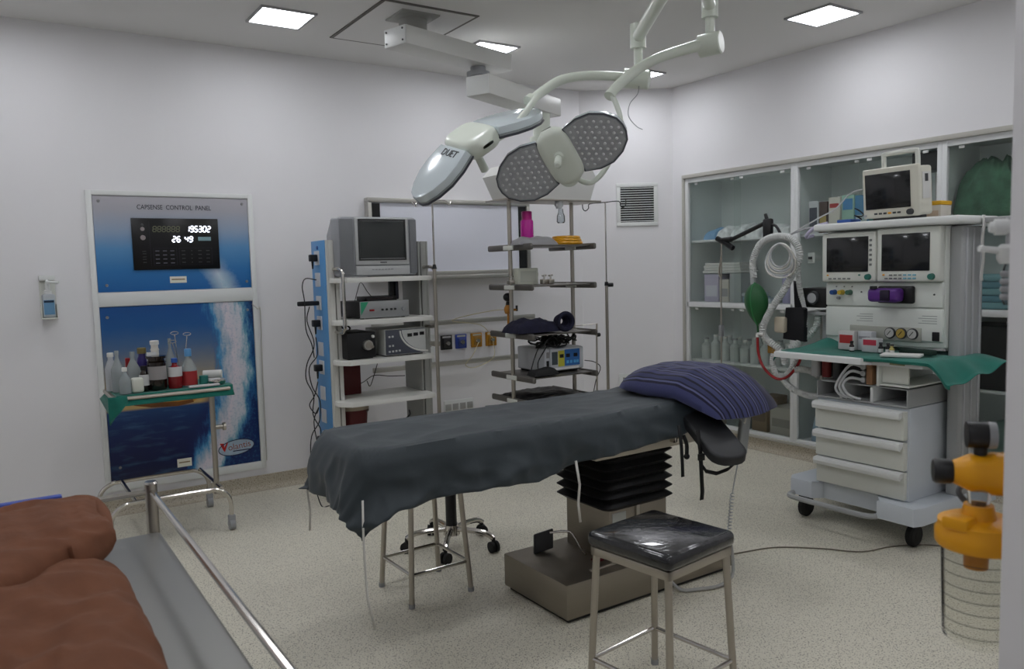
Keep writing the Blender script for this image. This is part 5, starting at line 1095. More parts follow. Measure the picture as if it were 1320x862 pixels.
m = MB(); m.box(3.90, 4.1, 2.415, 2.45, .828, .955, .003); m.build('brown_panel', mat('cardboard_brown', (150, 112, 80), .7), t)
m = MB(); m.box(3.875, 4.4, 2.36, 2.376, .83, .958, .003); m.box(3.88, 4.4, 2.20, 2.376, .835, .845, .002); md_ = m.build('module_bay', M_MACH, t)
m = MB(); m.box(3.90, 3.915, 2.215, 2.36, .85, .945, .003); m.build('module_door', M_OFFW, md_)
# worktop
m = MB(); m.prism([(3.80, 2.97), (3.80, 2.42), (3.84, 2.38), (3.84, 2.11), (3.88, 2.08), (4.40, 2.08), (4.40, 2.97)][::-1], (0, 0, .945), (1, 0, 0), (0, 1, 0), .035, .01, 3); wt = m.build('worktop', M_WHITE, t)
m = MB(); m.box(3.836, 3.8395, 2.20, 2.28, .955, .97); m.build('warning_strip', mat('strip_olive', (150, 146, 110), .6), wt, smooth=0)
# upper body
m = MB(); m.box(4.15, 4.42, 2.165, 2.865, 1.02, 1.665, .01); m.build('body', M_MACH, t)
m = MB(); m.box(4.134, 4.152, 2.17, 2.86, 1.235, 1.37, .008); fpu = m.build('gas_panel', M_MACH, t)
m = MB(); m.box(4.136, 4.152, 2.17, 2.86, 1.055, 1.228, .006); fpl = m.build('lower_panel', M_MACH, t)
m = MB(); m.box(4.18, 4.40, 2.10, 2.166, .235, 1.66, .012, 3); m.build('side_column', M_MGREY, t)
for x in (4.22, 4.29, 4.36):
    m = MB(); m.box(x - .006, x + .006, 2.093, 2.104, .25, 1.65, .003); m.build('column_groove', M_LGREY, t)
m = MB(); m.box(4.06, 4.48, 2.06, 2.90, 1.668, 1.71, .014, 3); m.build('top_shelf', M_WHITE, t)
m = MB(); m.box(4.30, 4.48, 1.90, 2.06, 1.672, 1.70, .008); m.build('shelf_extension', M_MGREY, t)
def screen(y0, y1, z0, z1, sy0, sy1, sz0, sz1, kbuttons, side):
    m = MB(); m.box(4.095, 4.15, y0, y1, z0, z1, .012, 3); s_ = m.build('display_unit', M_OFFW, t)
    m = MB(); m.box(4.091, 4.097, sy0, sy1, sz0, sz1, .002); m.build('screen', M_SCREEN, s_)
    m = MB(); m.cyl((4.096, y0 + .04, z0 + .028), (4.076, y0 + .04, z0 + .028), .018, .015, 20); m.build('green_dial', mat('dial_green', (40, 110, 96), .4), s_)
    return s_
s1 = screen(2.525, 2.862, 1.373, 1.655, 2.567, 2.828, 1.43, 1.628, 5, True)
s2 = screen(2.170, 2.518, 1.373, 1.665, 2.222, 2.488, 1.432, 1.632, 8, False)
def keys(par, pts, mm, dy=.009, dz=.004, x=4.095):
    for y, z in pts:
        m = MB(); m.box(x - .005, x + .002, y - dy, y + dy, z - dz, z + dz, .002); m.build('key', mm, par)
M_KEYG = mat('key_grey', (120, 124, 122), .5); M_KEYB = mat('key_cyan', (110, 170, 190), .5)
keys(s1, [(2.805 - k * .03, 1.392) for k in range(5)], M_KEYG); keys(s1, [(2.553, 1.47 + k * .027) for k in range(6)], M_KEYG, .007, .006)
keys(s1, [(2.82, 1.412)], M_YELLOW, .006); keys(s1, [(2.62, 1.412)], mat('dial_green', (40, 110, 96), .4), .006)
keys(s2, [(2.46 - k * .026, 1.392) for k in range(4)] + [(2.46 - k * .026, 1.41) for k in range(1, 4)], M_KEYG); keys(s2, [(2.355 - k * .026, zz) for k in range(3) for zz in (1.392, 1.41)], M_KEYB); keys(s2, [(2.475, 1.411)], M_YELLOW, .006)
# gas controls, vaporiser and gauges
for k, (y, c_) in enumerate(((2.80, M_BLUE), (2.75, mat('knob_yellow', (200, 170, 50), .4)), (2.70, mat('knob_green', (70, 110, 90), .4)))):
    m = MB(); m.cyl((4.135, y, 1.312), (4.10, y, 1.312), .016, .013, 16); m.build('flow_knob', c_, fpu)
    m = MB(); m.cyl((4.135, y - .012, 1.345), (4.13, y - .012, 1.345), .004, .004, 8); m.build('label_dot', M_KEYG, fpu)
m = MB(); m.cyl((4.135, 2.77, 1.28), (4.115, 2.77, 1.28), .009, .008, 12); m.build('small_knob', M_GREYP, fpu)
m = MB(); m.cyl((4.135, 2.565, 1.305), (4.128, 2.565, 1.305), .027, .027, 22); m.build('blank_port', M_LGREY, fpu)
m = MB(); m.box(4.105, 4.136, 2.315, 2.52, 1.255, 1.35, .012, 3); m.build('vaporiser_frame', M_BLACK, fpu)
m = MB(); m.box(4.03, 4.11, 2.36, 2.535, 1.265, 1.34, .02, 3); vp = m.build('vaporiser', mat('vaporiser_purple', (90, 44, 130), .35), fpu)
m = MB(); m.box(4.024, 4.034, 2.40, 2.455, 1.272, 1.332, .004); m.build('vaporiser_window', mat('vaporiser_dark', (30, 20, 44), .3), fpu)
m = MB(); m.cyl((4.04, 2.50, 1.338), (4.04, 2.50, 1.352), .02, .018, 16); m.build('vaporiser_cap', M_BLACK, fpu)
for y, z in ((2.215, 1.305), (2.63, 1.315)):
    m = MB(); m.cyl((4.135, y, z), (4.13, y, z), .005, .005, 8); m.build('screw', M_DGREY, fpu)
def gauge(y, z, face):
    m = MB(); m.cyl((4.136, y, z), (4.118, y, z), .031, .029, 24); g_ = m.build('gauge', M_DGREY, fpl)
    m = MB(); m.cyl((4.118, y, z), (4.1165, y, z), .025, .025, 24); m.build('gauge_face', face, g_)
    m = MB(); m.tube([(4.1155, y + .012, z - .012), (4.1155, y - .008, z + .012)], .0018, 6); m.build('gauge_needle', M_BLACK, g_)
m = MB(); m.box(4.130, 4.138, 2.28, 2.70, 1.05, 1.125, .004); m.build('gauge_recess', mat('recess_grey', (176, 178, 168), .5), fpl)
gauge(2.452, 1.092, mat('gauge_white', (190, 190, 186), .4)); gauge(2.388, 1.092, mat('gauge_gold', (178, 152, 70), .4)); gauge(2.325, 1.092, MATS['gauge_white'])
m = MB(); m.box(4.128, 4.137, 2.185, 2.222, 1.06, 1.108, .003); m.build('dark_outlet', M_BLACK, fpl)
for y0, y1, z0, z1 in ((2.56, 2.66, 1.15, 1.19), (2.20, 2.30, 1.15, 1.20)):
    m = MB()
    for k in range(4): m.box(4.1352, 4.1365, y0, y1 - .02 * (k % 2), z0 + k * .013, z0 + k * .013 + .003)
    m.build('printed_text', mat('print_grey', (150, 154, 152), .6), fpl, smooth=0)
m = MB(); m.box(4.1352, 4.1365, 2.62, 2.85, 1.352, 1.356); m.build('printed_scale', mat('print_olive', (150, 150, 110), .6), fpu, smooth=0)
# side block with pressure gauge on the left
m = MB(); m.box(4.16, 4.36, 2.87, 3.05, 1.215, 1.335, .01); sb = m.build('side_block', M_DARKB, t)
m = MB(); m.cyl((4.16, 2.96, 1.275), (4.14, 2.96, 1.275), .042, .04, 24); m.build('side_gauge', M_DGREY, sb); m = MB(); m.cyl((4.14, 2.96, 1.275), (4.138, 2.96, 1.275), .03, .03, 24); m.build('side_gauge_face', M_LGREY, sb)
m = MB(); m.box(4.16, 4.5, 2.87, 3.06, 1.17, 1.19, .004); m.build('side_shelf', M_MGREY, t)
m = MB(); m.cyl((4.25, 2.92, 1.0), (4.25, 2.92, 1.17), .035, .035, 18); m.build('bellows_canister', M_LGREY, t)
m = MB(); m.cyl((4.3, 3.0, .5), (4.3, 3.0, 1.17), .012, .012, 12); m.build('support_rod', M_ALU, t)
# ribbon hanging from the shelf at the right
m = MB(); m.grid(lambda u, v: (4.28 - .002 * math.sin(v * 9) + .03 * u, 2.055 - .0 * u - .004 * math.sin(v * 12), 1.712 - .34 * v), 3, 14); tag(m.build('hanging_bandage', M_PAPER, solid=.002), 'white bandage strip hanging over the right side of the machine', 'bandage')

# patient monitor on top
t = thing('patient_monitor', 'cream patient monitor with dark screen and handle on top of the machine', 'monitor', (4.25, 2.46, 1.71))
RM = Matrix.Translation((4.14, 2.47, 1.712)) @ Matrix.Rotation(math.radians(-4), 4, 'Z') @ Matrix.Rotation(math.radians(-4), 4, 'Y')
M_CREAM = mat('monitor_cream', (216, 214, 200), .42)
m = MB(RM); m.box(0, .03, -.17, .165, .012, .285, .01, 3); m.box(.03, .14, -.16, .155, .014, .275, .014, 3); m.build('housing', M_CREAM, t)
m = MB(RM); m.box(-.004, .002, -.125, .145, .062, .255, .002); m.build('screen', M_SCREEN, t)
for k in range(6):
    m = MB(RM); m.box(-.005, .002, .075 - k * .028, .093 - k * .028, .032, .042, .002); m.build('button', M_DGREY if k != 3 else M_YELLOW, t)
m = MB(RM); m.cyl((0, -.125, .036), (-.02, -.125, .036), .017, .015, 20); m.build('dial', M_DGREY, t)
m = MB(RM); m.cyl((0, .15, .03), (-.006, .15, .03), .008, .008, 12); m.build('power_key', M_LGREY, t)
m = MB(RM); m.tube([(.085, .085, .27), (.085, .085, .345), (.085, .07, .36), (.085, -.10, .36), (.085, -.115, .345), (.085, -.115, .27)], .013, 8, 3); m.build('handle', M_OFFW, t)
m = MB(RM); m.box(.02, .13, -.13, .12, -.004, .014, .004); m.build('foot', M_DGREY, t)
m = MB(RM); m.box(.05, .12, -.163, -.158, .10, .24); m.build('side_sticker', M_PAPER, t, smooth=0)
m = MB(RM); m.box(.07, .095, -.165, -.162, .19, .23); m.build('side_badge', M_DGREY, t, smooth=0)
t = thing('blue_tray', 'small blue dish with coiled lead left of the patient monitor', 'dish', (4.18, 2.73, 1.711))
m = MB(); m.box(4.10, 4.20, 2.68, 2.77, 1.711, 1.73, .006, M=Matrix.Identity(4)); m.build('dish', mat('dish_blue', (52, 88, 160), .4), t)
m = MB(); m.tube([(4.14 + .028 * math.cos(a), 2.655 + .02 * math.sin(a), 1.725 + .012 * math.sin(a) + .004 * k) for k, a in enumerate([i * PI / 5 for i in range(14)])], .004, 6); m.build('coiled_lead', M_CABLE_K, t)
t = thing('tape_tube', 'lilac crumpled tube hanging off the left end of the top shelf', 'tube', (4.12, 2.93, 1.66))
m = MB(); m.tube([(4.12, 2.84, 1.715), (4.10, 2.90, 1.70), (4.09, 2.95, 1.665), (4.10, 2.97, 1.64), (4.13, 2.94, 1.65)], .011, 8, 4); m.build('tube', mat('lilac_soft', (196, 190, 214), .5), t)

# green cloth over the worktop with medicines on it
def wcloth(u, v):
    y = 2.985 - u * 1.06; x = 3.815 + v * .54
    z = .984 + .004 * noise.noise((x * 8, y * 8, 2)) + .012 * max(0, noise.noise((x * 5, y * 5, 7)))
    if y > 2.72: z += .05 * math.exp(-((x - 4.17) / .12) ** 2 - ((y - 2.85) / .09) ** 2)
    if v < .04: x = 3.815 + .02 * noise.noise((y * 3, 1, 1)); z -= (.04 - v) * .5
    e = 2.075 - y
    if e > 0:
        k = min(1, e / .13); z -= .115 * k ** 1.5 * (1.0 - .75 * v) + .012 * math.sin(x * 26) * k; y += .035 * k * (1 - v)
    if u < .03: z -= (.03 - u) * 1.6
    return (x, y, z)
m = MB(); m.grid(wcloth, 80, 34); tag(m.build('worktop_cloth', M_GREEN, solid=.003, smooth=60), 'green cloth covering the machine worktop, right corner drooping over the edge', 'cloth')
zt = .993
carton('medicine_box', 'white medicine box with red end, left of the machine gauges', 4.02, 4.07, 2.60, 2.70, zt, zt + .105, (206, 204, 202), (.35, .8, (176, 52, 50)))
carton('medicine_box', 'white medicine box in the middle of the green worktop', 4.05, 4.10, 2.515, 2.598, zt, zt + .105, (200, 202, 206), (.6, .75, (150, 150, 156)))
carton('medicine_box', 'white medicine box with pink red end beside the gauges', 3.99, 4.04, 2.44, 2.535, zt, zt + .075, (202, 204, 206), (.5, .9, (190, 60, 80)))
for k, (x, y, h, c_, lab) in enumerate(((3.96, 2.575, .05, M_BROWN, 'small brown vial before the white medicine boxes'), (3.97, 2.41, .052, M_BLACK, 'small dark vial before the left gauge'), (3.98, 2.375, .05, M_BLACK, 'dark vial between the two other vials by the gauges'), (3.965, 2.345, .046, mat('vial_amber', (170, 160, 90), .3), 'small pale amber vial right of the dark vials'))):
    t = thing('medicine_vial', lab, 'vial', (x, y, zt), 0, 'vials on the green worktop')
    m = MB(); m.lathe([(0, 0), (.013, 0), (.013, h * .65), (.008, h * .8), (.008, h), (0, h)], (x, y, zt), 14); m.build('glass', c_, t)
    m = MB(); m.cyl((x, y, zt + h), (x, y, zt + h + .008), .0095, .0095, 12); m.build('cap', M_DGREY if k else M_BLACK, t)
    m = MB(); m.cyl((x, y, zt + .006), (x, y, zt + h * .5), .0134, .0134, 14, cap=False); m.build('paper_label', M_LABW, t)
m = MB(MATRIX := Matrix.Translation((3.92, 2.26, zt)) @ Matrix.Rotation(.35, 4, 'Z')); m.box(-.05, .06, -.09, .10, 0, .012, .002); tag(m.build('notepad', M_PAPER), 'white notepad lying at the front of the green worktop', 'notepad')
m = MB(); m.box(4.02, 4.07, 2.16, 2.34, zt, zt + .028, .006); tag(m.build('dark_cuff', mat('dark_green_roll', (22, 44, 36), .8)), 'dark green rolled cloth before the machine panel', 'roll')

# ---------------------------------------------------------------- breathing hoses, bag and articulated arm
def corr(name, pts, r, material, parent, sub=14):
    """corrugated hose: radius ripples along the path"""
    m0 = [Vector(p) for p in pts]; P = []; n = len(m0)
    for i in range(n - 1):
        a = m0[i - 1] if i else m0[0] * 2 - m0[1]; b = m0[i]; c = m0[i + 1]; d = m0[i + 2] if i + 2 < n else c * 2 - b
        k = max(4, int((c - b).length / .006))
        for j in range(k):
            t_ = j / k; P.append(0.5 * ((2 * b) + (c - a) * t_ + (2 * a - 5 * b + 4 * c - d) * t_ ** 2 + (3 * b - a - 3 * c + d) * t_ ** 3))
    P.append(m0[-1]); R = [r * (1 + .1 * (1 if i % 2 else -1)) for i in range(len(P))]
    m = MB(); m.tube(P, r, 10, 0, radii=R); return m.build(name, material, parent)
t = thing('breathing_circuit', 'white corrugated breathing hoses looping beside the anaesthesia machine', 'hose', (4.05, 3.1, .7))
M_HW = mat('hose_white', (212, 214, 212), .4, trans=.12)
corr('hose', [(4.05, 3.32, 1.40), (4.05, 3.325, 1.51), (4.05, 3.27, 1.61), (4.05, 3.18, 1.65), (4.05, 3.08, 1.648), (4.05, 3.01, 1.61), (4.05, 2.98, 1.53), (4.04, 3.02, 1.43), (4.03, 3.08, 1.32), (4.02, 3.16, 1.21), (4.02, 3.22, 1.10), (4.02, 3.21, 1.03), (4.03, 3.15, .985), (4.05, 3.10, .94), (4.06, 3.09, .87)], .021, M_HW, t)
corr('hose', [(4.1, 3.03, 1.48), (4.1, 3.02, 1.36), (4.12, 3.0, 1.2), (4.12, 2.99, 1.11), (4.1, 3.02, 1.01), (4.06, 3.06, .97)], .017, M_HW, t)
corr('hose', [(4.2, 2.96, 1.2), (4.18, 2.95, 1.12), (4.15, 2.97, 1.06), (4.1, 3.02, 1.0), (4.07, 3.05, .95)], .021, mat('hose_dusky', (190, 196, 192), .4), t)
corr('hose', [(4.05, 3.16, .96), (4.05, 3.175, .86), (4.05, 3.13, .79), (4.05, 3.06, .81), (4.05, 3.01, .89), (4.05, 2.985, .935)], .019, M_HW, t)
corr('hose', [(4.03, 3.10, .80), (4.0, 3.02, .75), (4.0, 2.94, .715), (4.0, 2.84, .705), (4.0, 2.75, .73)], .019, M_HW, t)
corr('hose', [(4.02, 2.99, .845), (4.0, 2.94, .858), (4.0, 2.87, .853), (4.0, 2.81, .83)], .019, M_HW, t)
m = MB(); m.cyl((4.05, 3.325, 1.36), (4.05, 3.325, 1.42), .016, .02, 14); m.build('bag_connector', M_LGREY, t)
t = thing('breathing_bag', 'dark green rubber breathing bag hanging from the white hose', 'breathing bag', (4.05, 3.3, 1.08))
M_BAGG = mat('bag_green', (30, 92, 48), .45)
m = MB(); K = 12
def bag(u, v):
    z = 1.37 - .27 * u; r = .075 * (math.sin(PI * min(1, u * 1.02) ** .85) ** .8) + .006
    a = v * 2 * PI; rr = r * (1 + .05 * math.cos(4 * a))
    return (4.05 + rr * .8 * math.cos(a), 3.30 + rr * math.sin(a) + .02 * (.5 - u), z)
m.grid(bag, 24, 32); m.build('bag', M_BAGG, t)
m = MB(); m.tube([bag(u / 16, .52) for u in range(17)], .004, 6); m.build('seam', mat('bag_seam', (52, 128, 74), .45), t); m = MB(); m.tube([(4.05, 3.29, 1.105), (4.05, 3.288, 1.075), (4.05, 3.287, 1.055)], .006, 8); m.build('tail', M_BAGG, t)
t = thing('cable_coil', 'coil of grey cable hanging on the hose hook', 'cable coil', (4.0, 3.07, 1.43))
for k in range(6):
    rr = .07 + .007 * k; m = MB(); m.tube([(3.985 + .004 * k * math.sin(a * 2), 3.07 + .006 * math.sin(k * 2) + rr * math.cos(a), 1.535 - .006 * k + rr * .98 * math.sin(a)) for a in [2 * PI * i / 28 for i in range(28)]], .006, 6, closed=True); m.build('cable_turn', M_CABLE_W if k % 2 else M_LGREY, t)
t = thing('black_pouch', 'black cloth pouch hanging among the breathing hoses', 'pouch', (4.09, 3.05, 1.0))
m = MB(); m.prism([(-3.13, 1.02), (-2.975, 1.01), (-2.975, 1.21), (-2.99, 1.22), (-3.11, 1.215)], (4.12, 0, 0), (0, -1, 0), (0, 0, 1), .035, .01); m.build('pouch', mat('pouch_black', (22, 22, 26), .8), t)
m = MB(); m.prism([(-3.05, 1.20), (-2.995, 1.20), (-3.03, 1.36), (-3.06, 1.38)], (4.115, 0, 0), (0, -1, 0), (0, 0, 1), .02, .005); m.build('strap', MATS['pouch_black'], t)
m = MB(); m.box(4.03, 4.06, 3.14, 3.20, .93, .985, .006); tag(m.build('brass_adapter', mat('brass', (168, 130, 62), .4, .5)), 'small brass coloured connector under the hoses', 'connector')
m = MB(); m.box(4.05, 4.09, 3.09, 3.17, 1.06, 1.16, .015); tag(m.build('beige_filter', mat('filter_beige', (196, 186, 166), .5)), 'beige filter hanging left of the black pouch', 'filter')
t = thing('red_tube', 'dark red tube hanging in a wide curve below the hoses', 'tube', (4.0, 3.08, .78))
m = MB(); m.tube([(4.0, 3.25, 1.04), (4.0, 3.243, .93), (4.0, 3.2, .84), (4.0, 3.11, .783), (4.0, 3.03, .80), (4.0, 2.96, .87), (4.0, 2.93, .93)], .0085, 10, 6); m.build('tube', M_RED, t)
m = MB(); m.cyl((4.0, 3.25, 1.03), (4.0, 3.25, 1.055), .013, .013, 12); m.cyl((4.0, 3.25, 1.05), (4.0, 3.20, 1.05), .009, .012, 10); m.build('connector', M_CAPW, t)
t = thing('articulated_arm', 'black jointed holder arm reaching out above the breathing hoses', 'arm', (4.1, 3.3, 1.6))
m = MB(); m.box(4.08, 4.115, 3.215, 3.28, 1.63, 1.77, .012, M=None); m.cyl((4.10, 3.26, 1.77), (4.10, 3.27, 1.80), .012, .01, 10); m.build('elbow', M_BLACK, t)
m = MB(); m.tube([(4.1, 3.27, 1.745), (4.1, 3.40, 1.70), (4.1, 3.55, 1.65)], .014, 10, 2); m.build('boom', M_BLACK, t)
m = MB(); m.tube([(4.1, 3.23, 1.73), (4.1, 3.19, 1.72), (4.1, 3.155, 1.67)], .009, 8, 3); m.build('lever', M_BLACK, t)
m = MB(); m.tube([(4.1, 3.54, 1.655), (4.1, 3.63, 1.65)], .017, 10); m.tube([(4.1, 3.665, 1.665), (4.1, 3.59, 1.63), (4.1, 3.53, 1.595)], .018, 10); m.build('clamp_head', M_BLACK, t)
m = MB(); m.tube([(4.1, 3.22, 1.66), (4.1, 3.1, 1.66), (4.12, 2.98, 1.695), (4.14, 2.9, 1.69)], .006, 8, 3); m.build('support_tube', M_LGREY, t)
cable('monitor_lead', 'thin grey lead sagging from the patient monitor to the hoses', [(4.2, 2.64, 1.9), (4.16, 2.72, 1.88), (4.14, 2.80, 1.80), (4.12, 2.9, 1.75), (4.1, 3.0, 1.7), (4.08, 3.08, 1.66)], .004, M_LGREY)
t = thing('circuit_stand', 'thin steel rod stand left of the green breathing bag', 'stand', (4.82, 4.27, 0))
m = MB(); m.tube([(4.82, 4.27, .03), (4.82, 4.27, 1.35), (4.82, 4.265, 1.657)], .006, 8); m.build('rod', M_STEEL, t)
m = MB(); m.box(4.805, 4.835, 4.255, 4.285, .92, 1.01, .004); m.build('rod_clamp', M_GREYP, t)
m = MB(); m.tube([(4.82, 4.26, 1.41), (4.82, 4.28, 1.39), (4.82, 4.29, 1.43), (4.82, 4.275, 1.52), (4.82, 4.26, 1.57)], .006, 8, 3); m.build('hook', M_STEEL, t)
m = MB(); m.lathe([(0, 0), (.08, 0), (.08, .012), (.02, .03), (0, .03)], (4.82, 4.27, 0), 24); m.build('base_plate', M_STEELD, t)

# ---------------------------------------------------------------- operating table
t = thing('operating_table', 'steel operating table on a low heavy base with black bellows column', 'operating table', (2.42, 2.8, 0))
OT = t
m = MB(); m.box(1.925, 2.95, 2.545, 3.03, .018, .172, .008); m.build('base', M_STEELD, t)
m = MB(); m.box(1.945, 2.905, 2.565, 3.01, .0, .02); m.build('base_skirt', M_BLACK, t)
m = MB(); m.box(2.245, 2.60, 2.64, 2.96, .17, .43, .01); cl = m.build('column_cover', M_STEELD, t)
m = MB(); m.box(2.26, 2.34, 2.636, 2.641, .33, .39); m.build('rating_plate', mat('plate_pale', (170, 172, 168), .4), cl, smooth=0)
m = MB(); m.box(2.40, 2.42, 2.63, 2.642, .18, .42, .003); m.build('seam_strip', M_STEEL, cl)
# bellows
m = MB(); NF = 6; prof = []
zb0, zb1 = .405, .665
for k in range(NF * 2 + 1):
    z = zb0 + (zb1 - zb0) * k / (NF * 2); prof.append((1.0 if k % 2 else .86, z))
def rect_ring(s, z, n=6):
    hx, hy, r = .215 * s, .195 * s, .04; pts = []
    for cx, cy, a0 in ((hx - r, hy - r, 0), (-(hx - r), hy - r, PI / 2), (-(hx - r), -(hy - r), PI), (hx - r, -(hy - r), 3 * PI / 2)):
        for i in range(n + 1): a = a0 + i * PI / 2 / n; pts.append((2.412 + cx + r * math.cos(a), 2.80 + cy + r * math.sin(a), z))
    return pts
rings = [[m.bm.verts.new(p) for p in rect_ring(s, z)] for s, z in prof]
for A, B in zip(rings, rings[1:]):
    n = len(A)
    for i in range(n): m.bm.faces.new((A[i], A[(i + 1) % n], B[(i + 1) % n], B[i]))
m.bm.faces.new(rings[0][::-1]); m.bm.faces.new(rings[-1])
m.build('bellows', mat('bellows_black', (17, 17, 18), .55), t, smooth=25)
m = MB(); m.box(2.14, 2.80, 2.60, 3.03, .655, .735, .006); m.build('top_frame', M_STEEL, t)
for y in (2.592, 3.055):
    m = MB(); m.box(2.30, 2.92, y - .006, y + .006, .70, .735, .003); m.build('side_rail', M_STEEL, t)
m = MB(); m.box(1.16, 2.95, 2.615, 3.09, .735, .752, .004); m.build('top_plate', M_STEELD, t)
m = MB(); m.box(1.12, 2.42, 2.615, 3.09, .752, .846, .035, 4); m.build('mattress', mat('mattress_black', (34, 36, 38), .55), t)
m = MB(); m.box(2.43, 2.985, 2.605, 3.10, .752, .846, .02, 3); m.build('head_cushion', mat('mattress_black', (34, 36, 38), .55), t)
m = MB(); m.cyl((2.60, 2.585, .715), (2.60, 2.535, .715), .016, .016, 14); m.box(2.575, 2.625, 2.555, 2.595, .68, .75, .006); m.build('rail_clamp', M_CHROME, t)
m = MB(); m.tube([(2.60, 2.53, .72), (2.605, 2.515, .68), (2.60, 2.51, .635)], .009, 8, 3); m.sphere((2.60, 2.51, .625), .014); m.build('clamp_lever', M_BLACK, t)

# arm board hanging from the side rail
t = thing('arm_board', 'black padded arm board folded down at the head of the table', 'arm board', (2.68, 2.4, .6))
P0 = Vector((2.725, 2.575, .80)); P1 = Vector((2.60, 2.235, .655)); ax = (P1 - P0); Lb = ax.length; ax.normalize(); sd = Vector((1, -.25, .1)); sd = (sd - ax * sd.dot(ax)).normalized(); nn = ax.cross(sd)
MBd = Matrix((ax, sd, nn)).transposed().to_4x4(); MBd.translation = P0
pad = [(0, -.085)] + [(Lb - .07 + .07 * math.sin(a), -.085 + .07 - .07 * math.cos(a)) for a in (0, .4, .8, 1.2, PI / 2)] + [(Lb - .07 + .07 * math.cos(a), .085 - .07 + .07 * math.sin(a)) for a in (0, .4, .8, 1.2, PI / 2)] + [(0, .085)]
m = MB(MBd); m.prism(pad, (0, 0, -.022), (1, 0, 0), (0, 1, 0), .044, .014, 3); m.build('pad', mat('pad_black', (38, 39, 41), .5), t)
m = MB(MBd); m.box(0, Lb - .05, -.06, .06, -.03, -.02, .003); m.build('board', M_BLACK, t)
M_STRAP = mat('strap_black', (18, 18, 19), .8)
def ribbon(pts, w, ex=(1, 0, 0)):
    m = MB(); E_ = Vector(ex) * w / 2; P = [Vector(p) for p in pts]
    a = [m.bm.verts.new(p - E_) for p in P]; b = [m.bm.verts.new(p + E_) for p in P]
    for i in range(len(P) - 1): m.bm.faces.new((a[i], b[i], b[i + 1], a[i + 1]))
    return m
ribbon([(2.50, 2.46, .79), (2.495, 2.44, .70), (2.49, 2.43, .62), (2.492, 2.43, .565)], .018).build('strap', M_STRAP, t, solid=.003)
ribbon([(2.555, 2.40, .77), (2.55, 2.38, .68), (2.545, 2.37, .58), (2.55, 2.37, .50), (2.545, 2.37, .465)], .022).build('strap', M_STRAP, t, solid=.003)
ribbon([(2.57, 2.40, .62), (2.585, 2.38, .585), (2.62, 2.35, .575), (2.67, 2.33, .59), (2.70, 2.31, .62), (2.69, 2.30, .66)], .018, (.3, 0, .9)).build('strap', M_STRAP, t, solid=.003)
m = MB(); m.box(2.535, 2.565, 2.366, 2.384, .64, .67, .003); m.build('buckle', M_BLACK, t)

# dark draped sheet
X0, X1s, YN, YFa, ZT2 = 1.075, 2.84, 2.592, 3.112, .862
HEM = [(1.0, .200), (1.24, .194), (1.59, .190), (1.775, .20), (2.056, .164), (2.30, .15), (2.557, .135), (2.708, .108), (2.84, .078)]
def hem(x):
    for (a, p), (b, q) in zip(HEM, HEM[1:]):
        if x <= b: return p + (q - p) * max(0, x - a) / (b - a)
    return HEM[-1][1]
RC = .11                                                  # rounding of the foot corners
def sheet(u, v):
    a = -.205 + u * (X1s - X0 + .205)                     # along: negative hangs over the foot end
    x_ = X0 + max(a, 0); hn = hem(x_); hf = .19; Wd = YFa - YN
    s = -hn + v * (Wd + hn + hf)                          # across: negative hangs on the near side
    qa = max(a, RC); qs = min(max(s, RC), Wd - RC); va, vs_ = a - qa, s - qs; dist = math.hypot(va, vs_)
    w1 = noise.noise((a * 2.2 + s * 1.1, s * 3.0 - a * .8, 4)); w2 = noise.noise((a * 5 - s * 3, s * 6 + a * 2, 9)); w3 = abs(noise.noise((a * 3.1 + s * 2.4, s * 4.5 - a * 1.2, 2)))
    w4 = abs(noise.noise((a * 6.2 + s * 5.4, s * 9 - a * 2.2, 12))); w5 = abs(noise.noise((a * 4.0 - s * 5.0, s * 5 + a * 3.2, 21)))
    d = dist - RC
    if d > .22: d = .22 + (d - .22) * (.65 if vs_ < 0 else .1)
    if d > 0:
        cn = abs(va * vs_) / (dist * dist) * 2               # 1 in the corner, 0 along a side
        k = min(1, d / .03); out = RC + .018 * k + d * (.26 + .08 * cn) + k * ((.05 * w1 + .06 * (.25 - w3) + .035 * (.2 - w4) + .05 * (.22 - w5)) * (d / .18))
        out = max(out, RC + .022 * k + .03 * d)
        pa, ps = qa + va / dist * out, qs + vs_ / dist * out; z = ZT2 - d - .012 + .012 * (1 - k) ** 2
    else:
        pa, ps = a, s; ed = -d; k = min(1, ed / .08)
        z = ZT2 + .0045 * w2 * k + .013 * (w1 * .5 + .35 - w3) * k + .011 * (.3 - w5) * k - .012 * (1 - min(1, ed / .02)) ** 2
    if a > 1.5:      # pulled and rucked towards the head end
        z += .006 * math.sin((a - 1.5) * 30 + s * 8) * min(1, (a - 1.5) / .15) * (1 if d <= 0 else .3)
    return (X0 + pa, YN + ps, z)
m = MB(); m.grid(sheet, 170, 80)
tag(m.build('table_sheet', mat('slate_sheet', (48, 57, 62), .58, var=.05, vscale=4, bump=.3, bscale=9, sheen=.1), solid=.003, smooth=60), 'dark slate sheet draped over the operating table with a hanging corner', 'sheet')
for k, (p, lab) in enumerate((([(1.045, 3.13, .66), (1.04, 3.135, .6), (1.045, 3.13, .52), (1.04, 3.13, .44)], 'white tie hanging from the far left corner of the sheet'), ([(1.045, 2.56, .70), (1.03, 2.53, .58), (1.03, 2.53, .5), (1.035, 2.53, .36), (1.055, 2.52, .24)], 'white tie hanging from the near left corner of the sheet'), ([(1.975, 2.53, .70), (1.985, 2.52, .6), (1.975, 2.52, .52), (1.985, 2.52, .44)], 'white tie hanging before the black bellows'))):
    ribbon(p, .008 if k < 2 else .012).build('x', M_CABLE_W, solid=.002); o = bpy.data.objects['x']; o.name = 'sheet_tie'; tag(o, lab, 'tie', 'ties of the sheet')

